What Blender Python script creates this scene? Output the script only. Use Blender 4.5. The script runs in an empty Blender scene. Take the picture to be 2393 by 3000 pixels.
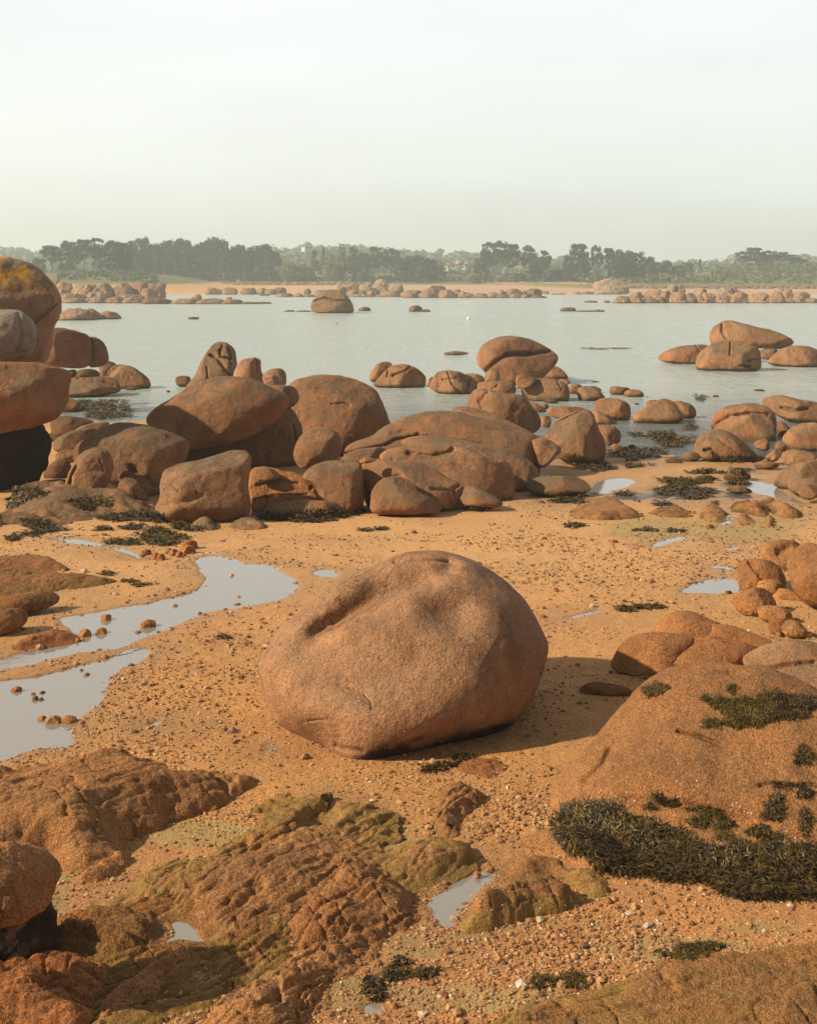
import bpy, bmesh, math, random
import numpy as np
from mathutils import Vector
S = bpy.context.scene
C = S.collection
# ---------------------------------------------------------------- camera, world, sun, exposure
F = 3600.0      # focal length in photo pixels
CX, HY = 1196.5, 800.0
HC = 4.2        # eye height above the sand
WL = -0.42      # water level
cam_d = bpy.data.cameras.new('camera'); cam = bpy.data.objects.new('camera', cam_d); C.objects.link(cam)
cam.location = (0, 0, HC); cam.rotation_euler = (math.pi/2, 0, 0)
cam_d.sensor_fit = 'VERTICAL'; cam_d.sensor_height = 24; cam_d.sensor_width = 24
cam_d.lens = 24*F/3000; cam_d.shift_y = -(1500-HY)/3000
cam_d.clip_start = 0.1; cam_d.clip_end = 6000
S.camera = cam
SUN_DIR = Vector((-1.0, -0.24, 0.66)).normalized()
el = math.asin(SUN_DIR.z); az = math.atan2(SUN_DIR.x, SUN_DIR.y)
w = bpy.data.worlds.new("World"); S.world = w; w.use_nodes = True
nt = w.node_tree; nt.nodes.clear()
def WN(t): return nt.nodes.new(t)
sky = WN('ShaderNodeTexSky'); sky.sky_type = 'NISHITA'; sky.sun_disc = False
sky.sun_elevation = el; sky.sun_rotation = az; sky.air_density = 1.0; sky.dust_density = 4.0; sky.ozone_density = 1.0
tc = WN('ShaderNodeTexCoord')
mp = WN('ShaderNodeMapping'); mp.inputs['Scale'].default_value = (1.2, 1.2, 5.0)
nz = WN('ShaderNodeTexNoise'); nz.inputs['Scale'].default_value = 1.7; nz.inputs['Detail'].default_value = 6; nz.inputs['Roughness'].default_value = 0.55
nt.links.new(tc.outputs['Generated'], mp.inputs['Vector']); nt.links.new(mp.outputs[0], nz.inputs['Vector'])
sep = WN('ShaderNodeSeparateXYZ'); nt.links.new(tc.outputs['Generated'], sep.inputs[0])
# thin high overcast: greenish cream at the horizon, neutral white higher up
cr = WN('ShaderNodeValToRGB'); e = cr.color_ramp.elements
e[0].position = 0.0; e[0].color = (6.5, 6.85, 6.25, 1)
e[1].position = 0.24; e[1].color = (7.5, 7.55, 7.6, 1)
x = e.new(0.09); x.color = (6.9, 7.15, 6.75, 1)
x = e.new(0.40); x.color = (7.9, 7.7, 7.2, 1)
x = e.new(0.70); x.color = (2.6, 2.6, 2.6, 1)
x = e.new(1.0); x.color = (1.6, 1.7, 1.9, 1)  # sky dimmed overhead, out of view, to weaken the fill light
nt.links.new(sep.outputs['Z'], cr.inputs['Fac'])
mr = WN('ShaderNodeMapRange'); mr.inputs['From Min'].default_value = 0.3; mr.inputs['From Max'].default_value = 0.75
mr.inputs['To Min'].default_value = 0.91; mr.inputs['To Max'].default_value = 1.07
nt.links.new(nz.outputs['Fac'], mr.inputs['Value'])
# added dimming of the unseen sky behind the viewer, to deepen the shade
ms = WN('ShaderNodeMapRange'); ms.interpolation_type = 'SMOOTHSTEP'; ms.inputs['From Min'].default_value = -.55; ms.inputs['From Max'].default_value = .55
ms.inputs['To Min'].default_value = .22; ms.inputs['To Max'].default_value = 1.0; nt.links.new(sep.outputs['Y'], ms.inputs['Value'])
mm = WN('ShaderNodeMath'); mm.operation = 'MULTIPLY'; nt.links.new(mr.outputs[0], mm.inputs[0]); nt.links.new(ms.outputs[0], mm.inputs[1])
vm = WN('ShaderNodeVectorMath'); vm.operation = 'SCALE'
nt.links.new(cr.outputs['Color'], vm.inputs[0]); nt.links.new(mm.outputs[0], vm.inputs['Scale'])
mx = WN('ShaderNodeMix'); mx.data_type = 'RGBA'; mx.inputs['Factor'].default_value = 0.86
nt.links.new(sky.outputs[0], mx.inputs['A']); nt.links.new(vm.outputs[0], mx.inputs['B'])
bg = WN('ShaderNodeBackground'); bg.inputs['Strength'].default_value = 0.112
wo = WN('ShaderNodeOutputWorld')
nt.links.new(mx.outputs['Result'], bg.inputs['Color']); nt.links.new(bg.outputs[0], wo.inputs['Surface'])
sd = bpy.data.lights.new('sun', 'SUN'); so = bpy.data.objects.new('sun', sd); C.objects.link(so)
sd.energy = 5.0; sd.angle = math.radians(0.9); sd.color = (1.0, 0.86, 0.65)
so.rotation_euler = SUN_DIR.to_track_quat('Z', 'Y').to_euler()
S.view_settings.view_transform = 'Standard'; S.view_settings.look = 'None'
S.view_settings.exposure = 0.42; S.view_settings.gamma = 1.0
S.render.engine = 'CYCLES'
S.cycles.max_bounces = 6; S.cycles.diffuse_bounces = 1; S.cycles.glossy_bounces = 3
S.cycles.transparent_max_bounces = 8; S.cycles.volume_bounces = 1
S.cycles.use_denoising = True

# ---------------------------------------------------------------- numeric helpers
REG = {'A': (0, 600, .69767), 'B': (1200, 600, .69360), 'C': (0, 950, .52326), 'D': (700, 950, .52326),
       'E': (1493, 900, .52326), 'F': (0, 1500, .58140), 'G': (700, 1550, .58140), 'H': (1493, 1450, .52326),
       'I': (0, 2150, .52326), 'J': (800, 2150, .52326), 'K': (1493, 1950, .52326),
       'L': (0, 660, .34884), 'M': (600, 660, .34884), 'N': (1200, 660, .34884), 'O': (1793, 660, .34884), 'S': (0, 0, 1.0)}
def cv(reg, pts):
    ox, oy, s = REG[reg]
    return [(ox+p[0]*s, oy+p[1]*s)+tuple(p[2:]) for p in pts]
_tabs = {}
def vnoise(P, seed=0):
    if P.ndim > 2: return vnoise(P.reshape(-1, 3), seed).reshape(P.shape[:-1])
    n = 64
    if seed % 7 not in _tabs: _tabs[seed % 7] = np.random.RandomState(100+seed % 7).rand(n, n, n).astype(np.float32)
    T = _tabs[seed % 7]
    P = P + np.array([seed*3.71, seed*1.37, seed*7.13])
    i = np.floor(P).astype(np.int64); f = (P-i).astype(np.float32); f = f*f*f*(f*(f*6-15)+10)
    i &= n-1; j = (i+1) & (n-1)
    x0, y0, z0 = i.T; x1, y1, z1 = j.T; fx, fy, fz = f.T
    a = T[x0, y0, z0]*(1-fx)+T[x1, y0, z0]*fx; b = T[x0, y1, z0]*(1-fx)+T[x1, y1, z0]*fx
    c = T[x0, y0, z1]*(1-fx)+T[x1, y0, z1]*fx; d = T[x0, y1, z1]*(1-fx)+T[x1, y1, z1]*fx
    return (a*(1-fy)+b*fy)*(1-fz)+(c*(1-fy)+d*fy)*fz*1.0
def fbm(P, octv=4, seed=0, gain=0.5, lac=2.03):
    s = 0; a = 1; t = 0
    for k in range(octv):
        s = s + a*(vnoise(P*(lac**k), seed+k*5)*2-1); t += a; a *= gain
    return s/t
def fbm2(X, Y, sc, octv=4, seed=0, gain=0.5, z=0.0):
    return fbm(np.stack([X*sc, Y*sc, np.full_like(X, z)+0.37], -1), octv, seed, gain)
def sdf(PX, PY, poly):
    """signed distance, positive inside"""
    poly = np.asarray(poly, float); n = len(poly)
    best = np.full(PX.shape, 1e9); ins = np.zeros(PX.shape, bool)
    for k in range(n):
        a = poly[k]; b = poly[(k+1) % n]; ex, ey = b-a; L = ex*ex+ey*ey+1e-12
        t = np.clip(((PX-a[0])*ex+(PY-a[1])*ey)/L, 0, 1)
        best = np.minimum(best, (PX-a[0]-t*ex)**2+(PY-a[1]-t*ey)**2)
        c = (a[1] > PY) != (b[1] > PY)
        if abs(ey) > 1e-12: ins ^= c & (PX < a[0]+(PY-a[1])*ex/ey)
    return np.where(ins, 1, -1)*np.sqrt(best)
def pdist(PX, PY, line, along=False):
    """distance to an open polyline, and how far along it"""
    best = np.full(PX.shape, 1e9); line = np.asarray(line, float); U = np.zeros(PX.shape); n = len(line)-1
    for k in range(len(line)-1):
        a = line[k]; ex, ey = line[k+1]-a; L = ex*ex+ey*ey+1e-9
        t = np.clip(((PX-a[0])*ex+(PY-a[1])*ey)/L, 0, 1)
        dq = (PX-a[0]-t*ex)**2+(PY-a[1]-t*ey)**2; U = np.where(dq < best, (k+t)/n, U); best = np.minimum(best, dq)
    return (np.sqrt(best), U) if along else np.sqrt(best)
def sm(a, b, x):
    t = np.clip((x-a)/(b-a), 0, 1); return t*t*(3-2*t)
def inpoly(x, y, poly): return sdf(np.array([x], float), np.array([y], float), poly)[0] > 0
def smooth_poly(pts, it=2):
    p = [np.array(q[:2], float) for q in pts]
    for _ in range(it):
        q = []
        for k in range(len(p)):
            a, b = p[k], p[(k+1) % len(p)]
            q += [a*.75+b*.25, a*.25+b*.75]
        p = q
    return np.array(p)

# ---------------------------------------------------------------- the lie of the land
HX = np.array([-2500, 0, 80, 250, 460, 560, 700, 850, 960, 1060, 1200, 1330, 1480, 1600, 1700, 1900, 2050, 2200, 2393, 5000], float)
HP = np.array([712, 712, 716, 706, 694, 692, 716, 716, 700, 702, 716, 728, 728, 736, 752, 752, 746, 742, 732, 732], float)
POOLS = []   # (world polygon, level, depth)
def YSTEP(X): return 393-60*sm(22, 50, X)
def z0(X, Y):
    X = np.asarray(X, float); Y = np.asarray(Y, float)
    z = -0.37*sm(17, 25, Y)
    right = sm(1.0, 4.0, X)
    z = z - 0.035*right*sm(23, 25.5, Y)
    ysh = 37.5-7.0*right
    z = z - np.clip((Y-ysh)*0.055, 0, 2.2)
    k = sm(205, 262, Y); z = z*(1-k)+(-0.42)*k
    z = z + 0.42*sm(262, 345, Y)+0.35*sm(330, 384, Y)+0.85*sm(0, 4, Y-YSTEP(X))+0.9*sm(400, 470, Y)
    px = CX+X/np.maximum(Y, 1)*F
    h = 4.2+(800-np.interp(px, HX, HP))*800/F-11.5
    z = z + (h-1.8)*sm(470, 800, Y)
    z = z + 4.3*np.exp(-(((X+86)/30)**4+((Y-330)/42)**4)) + 4.6*np.exp(-(((X-140)/32)**2+((Y-462)/40)**4))
    return z
def gz(X, Y, fine=True):
    X = np.asarray(X, float); Y = np.asarray(Y, float)
    z = z0(X, Y)
    near = 1-sm(60, 90, Y)
    flats = sm(1.0, 4.0, X)*sm(23, 26, Y)*(1-sm(33, 36, Y))
    z = z + near*(fbm2(X, Y, .45, 3, 3)*.035+fbm2(X, Y, 1.6, 3, 4)*.012) + flats*fbm2(X, Y*1.6, .55, 4, 9)*.075
    if fine: z = z + near*fbm2(X, Y, 8, 3, 6)*.006
    z = z + sm(240, 400, Y)*fbm2(X, Y, .05, 3, 8)*.25
    for poly, lev, dep in POOLS:
        bx0, by0 = poly.min(0)-.8; bx1, by1 = poly.max(0)+.8
        m = (X > bx0) & (X < bx1) & (Y > by0) & (Y < by1)
        if not m.any(): continue
        x = X[m]; y = Y[m]
        d = sdf(x, y, poly)+fbm2(x, y, 3.5, 3, 12)*.07
        k = sm(-.45, .0, d)
        target = lev+.012-dep*sm(-.02, .25, d)*(1+.6*fbm2(x, y, 2.2, 3, 14))-.012*sm(-.05, .05, d)
        zz = z[m]; det = fbm2(x, y, 9, 3, 6)*.006 if fine else 0
        z[m] = zz*(1-k)+(target+det)*k
    return z
def G(px, py, z=None, dz=0.0):
    """photo pixel -> point on the ground (or on height z)"""
    if z is not None:
        Y = F*(HC-z)/(py-HY); return np.array([(px-CX)/F*Y, Y, z])
    zz = 0.0
    for _ in range(12):
        Y = F*(HC-zz-dz)/(py-HY); zz = .5*zz+.5*float(z0((px-CX)/F*Y, Y))
    return np.array([(px-CX)/F*Y, Y, zz])
def W(px, py, Y): return np.array([(px-CX)/F*Y, Y, HC-(py-HY)/F*Y])

# ---------------------------------------------------------------- mesh helpers
def mk(name, V, faces, mat=None, smooth=True, parent=None, loc=None, attrs=None, autobase=True):
    V = np.asarray(V, np.float32); faces = np.asarray(faces, np.int32); k = faces.shape[1]
    if loc is None:
        loc = (0, 0, 0)
        if autobase and parent is None and len(V):
            c = (V.min(0)+V.max(0))/2; loc = (float(c[0]), float(c[1]), float(V[:, 2].min()))
    V = V-np.array(loc, np.float32)
    me = bpy.data.meshes.new(name)
    me.vertices.add(len(V)); me.vertices.foreach_set('co', V.ravel())
    me.loops.add(faces.size); me.loops.foreach_set('vertex_index', faces.ravel())
    me.polygons.add(len(faces)); me.polygons.foreach_set('loop_start', np.arange(0, faces.size, k, dtype=np.int32))
    me.polygons.foreach_set('use_smooth', np.full(len(faces), smooth))
    me.update(calc_edges=True)
    for an, av in (attrs or {}).items():
        a = me.attributes.new(an, 'FLOAT', 'POINT'); a.data.foreach_set('value', np.asarray(av, np.float32))
    if mat: me.materials.append(mat)
    o = bpy.data.objects.new(name, me); C.objects.link(o); o.location = loc
    if parent is not None: o.parent = parent
    return o
def tag(o, label=None, cat=None, group=None, kind=None):
    if label: o['label'] = label
    if cat: o['category'] = cat
    if group: o['group'] = group
    if kind: o['kind'] = kind
    return o
_ico = {}
def ico(s):
    if s not in _ico:
        bm = bmesh.new(); bmesh.ops.create_icosphere(bm, subdivisions=s, radius=1)
        V = np.array([v.co[:] for v in bm.verts]); Fc = np.array([[v.index for v in f.verts] for f in bm.faces]); bm.free()
        _ico[s] = (V, Fc)
    return _ico[s]

# ---------------------------------------------------------------- materials
def newmat(name):
    m = bpy.data.materials.new(name); m.use_nodes = True; n = m.node_tree; n.nodes.clear()
    out = n.nodes.new('ShaderNodeOutputMaterial'); b = n.nodes.new('ShaderNodeBsdfPrincipled')
    n.links.new(b.outputs[0], out.inputs['Surface']); return m, n, b, out
class NB:
    def __init__(s, n): s.n = n
    def nd(s, t, **k):
        x = s.n.nodes.new(t)
        for a, v in k.items(): setattr(x, a, v)
        return x
    def ln(s, a, b): s.n.links.new(a, b)
    def coord(s, which='Object', rnd=True, scale=(1, 1, 1)):
        t = s.nd('ShaderNodeTexCoord'); o = t.outputs[which]
        if rnd:
            oi = s.nd('ShaderNodeObjectInfo'); v = s.nd('ShaderNodeVectorMath', operation='SCALE'); v.inputs[0].default_value = (37, 53, 71)
            s.ln(oi.outputs['Random'], v.inputs['Scale']); a = s.nd('ShaderNodeVectorMath', operation='ADD'); s.ln(o, a.inputs[0]); s.ln(v.outputs[0], a.inputs[1]); o = a.outputs[0]
        if scale != (1, 1, 1):
            m = s.nd('ShaderNodeMapping'); m.inputs['Scale'].default_value = scale; s.ln(o, m.inputs['Vector']); o = m.outputs[0]
        return o
    def noise(s, co, sc, det=3, rough=.55, dist=0.0):
        x = s.nd('ShaderNodeTexNoise'); x.inputs['Scale'].default_value = sc; x.inputs['Detail'].default_value = det
        x.inputs['Roughness'].default_value = rough; x.inputs['Distortion'].default_value = dist; s.ln(co, x.inputs['Vector']); return x.outputs['Fac']
    def mr(s, v, a, b, c=0., d=1.):
        x = s.nd('ShaderNodeMapRange'); x.interpolation_type = 'SMOOTHSTEP'
        for q, k in zip(('From Min', 'From Max', 'To Min', 'To Max'), (a, b, c, d)): x.inputs[q].default_value = k
        s.ln(v, x.inputs['Value']); return x.outputs[0]
    def val(s, op, a, b=None):
        x = s.nd('ShaderNodeMath', operation=op)
        for q, v in ((0, a), (1, b)):
            if v is None: continue
            if isinstance(v, (int, float)): x.inputs[q].default_value = v
            else: s.ln(v, x.inputs[q])
        return x.outputs[0]
    def mix(s, f, a, b, mode='MIX'):
        x = s.nd('ShaderNodeMix', data_type='RGBA', blend_type=mode)
        for q, v in (('Factor', f), ('A', a), ('B', b)):
            i = x.inputs[q]
            if isinstance(v, (int, float)): i.default_value = v
            elif isinstance(v, tuple): i.default_value = v+(1,)
            else: s.ln(v, i)
        return x.outputs['Result']
    def bump(s, h, st, di, prev=None):
        x = s.nd('ShaderNodeBump'); x.inputs['Strength'].default_value = st; x.inputs['Distance'].default_value = di
        s.ln(h, x.inputs['Height'])
        if prev is not None: s.ln(prev, x.inputs['Normal'])
        return x.outputs[0]
    def attr(s, name):
        x = s.nd('ShaderNodeAttribute', attribute_name=name); return x.outputs['Fac']
def rgb(r, g, b): # photo colour -> linear
    f = lambda c: (c/255/12.92) if c/255 <= .04045 else ((c/255+.055)/1.055)**2.4
    return (f(r), f(g), f(b))

def granite(name, A, B, PAT, grain=.5, patina=.7, rough_bump=1.0, alg=(0.30, 0.190, 0.050), lichen=None, far=False):
    m, n, b, out = newmat(name); q = NB(n); co = q.coord()
    col = q.mix(q.mr(q.noise(co, 1.1, 4), .32, .68), A, B)
    geo = q.nd('ShaderNodeNewGeometry'); sp = q.nd('ShaderNodeSeparateXYZ'); q.ln(geo.outputs['Normal'], sp.inputs[0])
    up = q.val('MULTIPLY', q.mr(sp.outputs['Z'], .15, .95), q.mr(q.noise(co, 2.1, 5, .6), .30, .62))
    col = q.mix(q.val('MULTIPLY', up, patina), col, PAT)
    # streaks and stains
    st = q.noise(q.coord(scale=(1.2, 1.2, .35)), 3.0, 5, .65)
    col = q.mix(q.mr(st, .46, .74, 0, .5), col, (.10, .055, .032))
    col = q.mix(q.mr(q.noise(co, 7, 6, .75), .5, .72, 0, .4), col, (.13, .07, .04))
    pit = q.noise(co, 17, 4, .8); col = q.mix(q.mr(pit, .58, .70, 0, .55), col, (.09, .05, .03))
    if not far:
        g1 = q.noise(co, 75, 2, .7); g2 = q.noise(co, 26, 3, .7)
        col = q.mix(grain, col, q.mix(q.mr(g1, .3, .7), (.22, .2, .2), (.8, .8, .78)), 'OVERLAY')
        col = q.mix(grain*.4, col, q.mix(q.mr(g2, .3, .7), (.3, .28, .28), (.72, .72, .7)), 'OVERLAY')
        vo = q.nd('ShaderNodeTexVoronoi'); vo.inputs['Scale'].default_value = 30; q.ln(co, vo.inputs['Vector'])
        sel = q.nd('ShaderNodeSeparateColor'); q.ln(vo.outputs['Color'], sel.inputs[0])
        sel2 = q.val('MULTIPLY', q.mr(vo.outputs['Distance'], .16, .25, 1, 0), q.mr(sel.outputs[0], .93, .95))
        col = q.mix(q.val('MULTIPLY', sel2, .65), col, (.50, .42, .33))
    if lichen:
        ln_ = q.val('MULTIPLY', q.mr(sp.outputs['Z'], .25, .75), q.mr(q.noise(co, 1.7, 6, .7), lichen[1], lichen[1]+.07))
        col = q.mix(ln_, col, lichen[0])
    a = q.attr('alg'); an = q.mr(q.val('ADD', a, q.val('MULTIPLY', q.val('SUBTRACT', q.noise(co, 3.2, 8, .75), .5), 2.0)), .25, .95)
    col = q.mix(q.val('MULTIPLY', an, .62), col, alg)
    cn = q.noise(co, 1.05, 4, .6, .8); ck = q.mr(q.val('ABSOLUTE', q.val('SUBTRACT', cn, .5)), .0, .010 if not far else .03, 1, 0)
    ck = q.val('MULTIPLY', ck, q.mr(q.noise(co, .9, 2), .50, .60)); col = q.mix(q.val('MULTIPLY', ck, .7), col, (.05, .025, .015))
    # black and green tidal band just above the water
    sp2 = q.nd('ShaderNodeSeparateXYZ'); q.ln(geo.outputs['Position'], sp2.inputs[0])
    wb = q.mr(q.val('ADD', sp2.outputs['Z'], q.val('MULTIPLY', q.noise(co, 3.5, 3), -.22)), WL-.08, WL+.10, .75, 0)
    col = q.mix(wb, col, (.045, .035, .018))
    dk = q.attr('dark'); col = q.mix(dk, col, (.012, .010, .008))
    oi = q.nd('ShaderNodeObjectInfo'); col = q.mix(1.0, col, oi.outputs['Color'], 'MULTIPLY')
    q.ln(col, b.inputs['Base Color']); b.inputs['Roughness'].default_value = .88; b.inputs['Specular IOR Level'].default_value = .18
    nb = None
    if not far:
        nb = q.bump(ck, -1.0, .05)
        nb = q.bump(q.noise(co, 9, 5, .65), .5*rough_bump, .05, nb)
        nb = q.bump(q.noise(co, 42, 3, .75), .75*rough_bump, .014, nb)
        nb = q.bump(q.noise(co, 110, 2, .7), .5*rough_bump, .006, nb)
    else:
        nb = q.bump(q.noise(co, 1.5, 6, .7), .9, .35)
    q.ln(nb, b.inputs['Normal'])
    return m
PINK = (.375, .190, .090); PINK2 = (.265, .122, .055); PAT = (.175, .122, .070)
M_rock = granite('pink_granite', PINK, PINK2, PAT, patina=.95, rough_bump=1.9)
M_main = granite('pale_pink_granite', (.40, .225, .125), (.30, .155, .08), (.24, .145, .088), grain=.55, patina=.8, rough_bump=1.4)
M_ledge = granite('rough_red_granite', (.49, .225, .080), (.35, .145, .048), (.27, .145, .062), grain=.6, patina=.6, rough_bump=2.2)
M_lich = granite('lichen_granite', (.30, .20, .12), (.33, .14, .075), (.24, .205, .13), patina=1.0, lichen=((.50, .25, .02), .50))
M_pale = granite('pale_grey_granite', (.30, .24, .19), (.25, .165, .12), (.33, .28, .23), patina=.8)
M_far = granite('distant_granite', (.40, .22, .12), (.33, .18, .10), (.24, .18, .11), far=True, patina=.8)
M_farpale = granite('distant_pale_granite', (.40, .27, .17), (.33, .22, .14), (.28, .22, .14), far=True, patina=.5, lichen=((.55, .33, .06), .56))

def sand_mat():
    m, n, b, out = newmat('coarse_sand'); q = NB(n); co = q.coord('Object', False)
    geo = q.nd('ShaderNodeNewGeometry'); sp = q.nd('ShaderNodeSeparateXYZ'); q.ln(geo.outputs['Position'], sp.inputs[0])
    c1 = q.mix(q.mr(q.noise(co, .55, 5, .6), .35, .65), (.50, .245, .080), (.42, .215, .078))
    c1 = q.mix(q.mr(q.noise(co, 2.3, 5, .7), .45, .7, 0, .5), c1, (.30, .17, .08))
    # streaks of darker drift drawn out across the beach
    stx = q.noise(q.coord('Object', False, (.35, 1.8, 1)), 1.6, 5, .7)
    c1 = q.mix(q.mr(stx, .55, .75, 0, .45), c1, (.30, .19, .085))
    # paler towards the water, darker and redder in the near gravel
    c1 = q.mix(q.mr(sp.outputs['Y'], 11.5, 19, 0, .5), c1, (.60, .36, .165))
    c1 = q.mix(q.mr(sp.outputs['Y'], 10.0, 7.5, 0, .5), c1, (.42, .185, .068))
    g1 = q.noise(co, 55, 3, .8); g2 = q.noise(co, 120, 2, .8)
    c1 = q.mix(.75, c1, q.mix(q.mr(g1, .33, .67), (.26, .24, .24), (.76, .76, .74)), 'OVERLAY')
    c1 = q.mix(.5, c1, q.mix(q.mr(g2, .3, .7), (.3, .28, .28), (.72, .72, .7)), 'OVERLAY')
    a = q.attr('alg'); an = q.mr(q.val('ADD', a, q.val('MULTIPLY', q.val('SUBTRACT', q.noise(co, 3.0, 6, .7), .5), 1.5)), .40, .75)
    c1 = q.mix(q.val('MULTIPLY', an, .75), c1, (.34, .25, .095))
    dp = q.mr(q.noise(q.coord('Object', False, (.5, 1.1, 1)), .55, 6, .6), .50, .66, 0, .28); c1 = q.mix(dp, c1, (.30, .16, .068))
    wet = q.attr('wet'); c1 = q.mix(q.val('MULTIPLY', wet, .55), c1, (.17, .10, .05))
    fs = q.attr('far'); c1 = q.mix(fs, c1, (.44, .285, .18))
    gr = q.attr('grass'); gc = q.mix(q.mr(q.noise(co, .08, 5), .35, .65), (.10, .12, .03), (.16, .13, .05)); c1 = q.mix(gr, c1, gc)
    q.ln(c1, b.inputs['Base Color'])
    q.ln(q.mr(wet, 0, 1, .92, .45), b.inputs['Roughness']); b.inputs['Specular IOR Level'].default_value = .25
    nb = q.bump(q.noise(co, 14, 5, .7), .6, .035)
    nb = q.bump(q.noise(co, 55, 3, .8), .8, .012, nb)
    q.ln(nb, b.inputs['Normal']); return m
M_sand = sand_mat()
def simple(name, col, rough=.8, col2=None, sc=3., bump=0, bs=30, spec=.2, emit=None):
    m, n, b, out = newmat(name); q = NB(n); co = q.coord()
    c = q.mix(q.mr(q.noise(co, sc, 4), .3, .7), col, col2 or tuple(x*.7 for x in col))
    oi = q.nd('ShaderNodeObjectInfo'); c = q.mix(1.0, c, oi.outputs['Color'], 'MULTIPLY')
    q.ln(c, b.inputs['Base Color']); b.inputs['Roughness'].default_value = rough; b.inputs['Specular IOR Level'].default_value = spec
    if bump: q.ln(q.bump(q.noise(co, bs, 3), bump, .02), b.inputs['Normal'])
    return m
def leafmat(name, c1, c2, sc=1.0, rough=.6, spec=.15):
    m, n, b, out = newmat(name); q = NB(n); co = q.coord()
    a = q.attr('v')
    c = q.mix(a, c1, c2); oi = q.nd('ShaderNodeObjectInfo'); c = q.mix(1.0, c, oi.outputs['Color'], 'MULTIPLY')
    q.ln(c, b.inputs['Base Color']); b.inputs['Roughness'].default_value = rough; b.inputs['Specular IOR Level'].default_value = spec
    return m
M_weed = leafmat('dark_seaweed', (.012, .010, .005), (.16, .095, .018), rough=.42, spec=.22)
M_weedg = leafmat('olive_seaweed', (.035, .026, .008), (.17, .105, .020), rough=.55)
M_pine = leafmat('pine_needles', (.012, .024, .010), (.042, .062, .022))
M_leaf = leafmat('spring_leaves', (.10, .12, .035), (.28, .26, .09))
M_bark = simple('bark', (.20, .15, .10), .9, (.10, .075, .05), 2)
M_shell = simple('limpet_shell', (.50, .40, .34), .7, (.38, .27, .2), 30)
M_wall = simple('render_white', (.58, .54, .48), .8, (.50, .46, .4), .8)
M_roof = simple('slate_roof', (.12, .12, .13), .7, (.08, .08, .09), 1)
M_rooft = simple('tile_roof', (.45, .20, .12), .8, (.36, .16, .1), 1)
M_glass = simple('window_glass', (.05, .06, .07), .2)
M_float = simple('white_float', (.8, .8, .78), .5)
M_yfloat = simple('yellow_float', (.6, .38, .05), .5)

def water_mat(name, shallow):
    m, n, b, out = newmat(name); q = NB(n); n.nodes.remove(b)
    co = q.coord('Object', False)
    cm = q.coord('Object', False, (.55, 1.0, 1))
    if shallow:
        nb = q.bump(q.noise(cm, 14, 3), .12, .01)
    else:
        nb = q.bump(q.noise(cm, 1.3, 5, .7, .3), .9, .30)
        nb = q.bump(q.noise(cm, .30, 4, .65), .8, 1.3, nb)
        nb = q.bump(q.noise(cm, 6, 3, .6), .12, .04, nb)
    fr = q.nd('ShaderNodeFresnel'); fr.inputs['IOR'].default_value = 1.33; q.ln(nb, fr.inputs['Normal'])
    gl = q.nd('ShaderNodeBsdfGlossy'); gl.inputs['Roughness'].default_value = .03 if shallow else .13; gl.inputs['Color'].default_value = (.95, .97, 1.0, 1); q.ln(nb, gl.inputs['Normal'])
    di = q.nd('ShaderNodeBsdfDiffuse'); tr = q.nd('ShaderNodeBsdfTransparent')
    if shallow:
        di.inputs['Color'].default_value = (.54, .49, .405, 1); tr.inputs['Color'].default_value = (.88, .82, .70, 1); fac = .42; fr.inputs['IOR'].default_value = 1.55
        mi = q.nd('ShaderNodeMixShader'); mi.inputs[0].default_value = fac
    else:
        di.inputs['Color'].default_value = (.37, .41, .375, 1); fr.inputs['IOR'].default_value = 1.5; tr.inputs['Color'].default_value = (.80, .76, .60, 1)
        geo = q.nd('ShaderNodeNewGeometry'); sp = q.nd('ShaderNodeSeparateXYZ'); q.ln(geo.outputs['Position'], sp.inputs[0])
        mi = q.nd('ShaderNodeMixShader'); q.ln(q.mr(sp.outputs['Y'], 29, 52, .12, 1.0), mi.inputs[0])
    q.ln(tr.outputs[0], mi.inputs[1]); q.ln(di.outputs[0], mi.inputs[2])
    m2 = q.nd('ShaderNodeMixShader')
    w1 = q.mr(q.noise(q.coord('Object', False, (1.3, .30, 1)), 1.0, 5, .7), .3, .7, .60, 1.55); w2 = q.mr(q.noise(q.coord('Object', False, (.03, .05, 1)), 1.0, 4, .6), .35, .65, .85, 1.08)
    ff = fr.outputs[0] if shallow else q.val('MINIMUM', q.val('MULTIPLY', fr.outputs[0], q.val('MULTIPLY', w1, w2)), 1.0); q.ln(ff, m2.inputs[0]); q.ln(mi.outputs[0], m2.inputs[1]); q.ln(gl.outputs[0], m2.inputs[2])
    q.ln(m2.outputs[0], out.inputs['Surface']); return m
M_sea = water_mat('sea_water', False); M_pool = water_mat('pool_water', True)
# ---------------------------------------------------------------- pools of standing water (their shapes sit in the sand)
def pool(reg, pts, depth=.05, lev=None, off=.012):
    c = cv(reg, pts); p = np.array([G(x, y)[:2] for x, y in c])
    m = p.mean(0); L = float(z0(m[0], m[1]))-off if lev is None else lev
    p = np.array([G(x, y, L)[:2] for x, y in c]); p = smooth_poly(p, 2)
    POOLS.append((p, L, depth)); return p, L
pool('F', [(990,225),(1080,215),(1200,245),(1270,262),(1350,262),(1420,300),(1510,345),(1500,385),(1440,440),(1330,460),(1190,495),(1050,505),(930,560),(800,610),(690,650),(600,700),(450,700),(300,735),(150,770),(45,790),(-200,850),(-200,800),(45,725),(200,690),(400,655),(440,640),(380,600),(300,565),(300,540),(420,510),(560,490),(700,470),(850,440),(960,400),(1040,360),(1010,310),(980,260)], .07, -.022)
pool('F', [(-300,880),(45,850),(150,845),(300,800),(440,765),(600,710),(760,690),(740,740),(600,800),(560,870),(530,950),(430,1010),(370,1080),(395,1160),(330,1195),(180,1195),(60,1240),(-300,1320)], .07, -.027)
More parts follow.
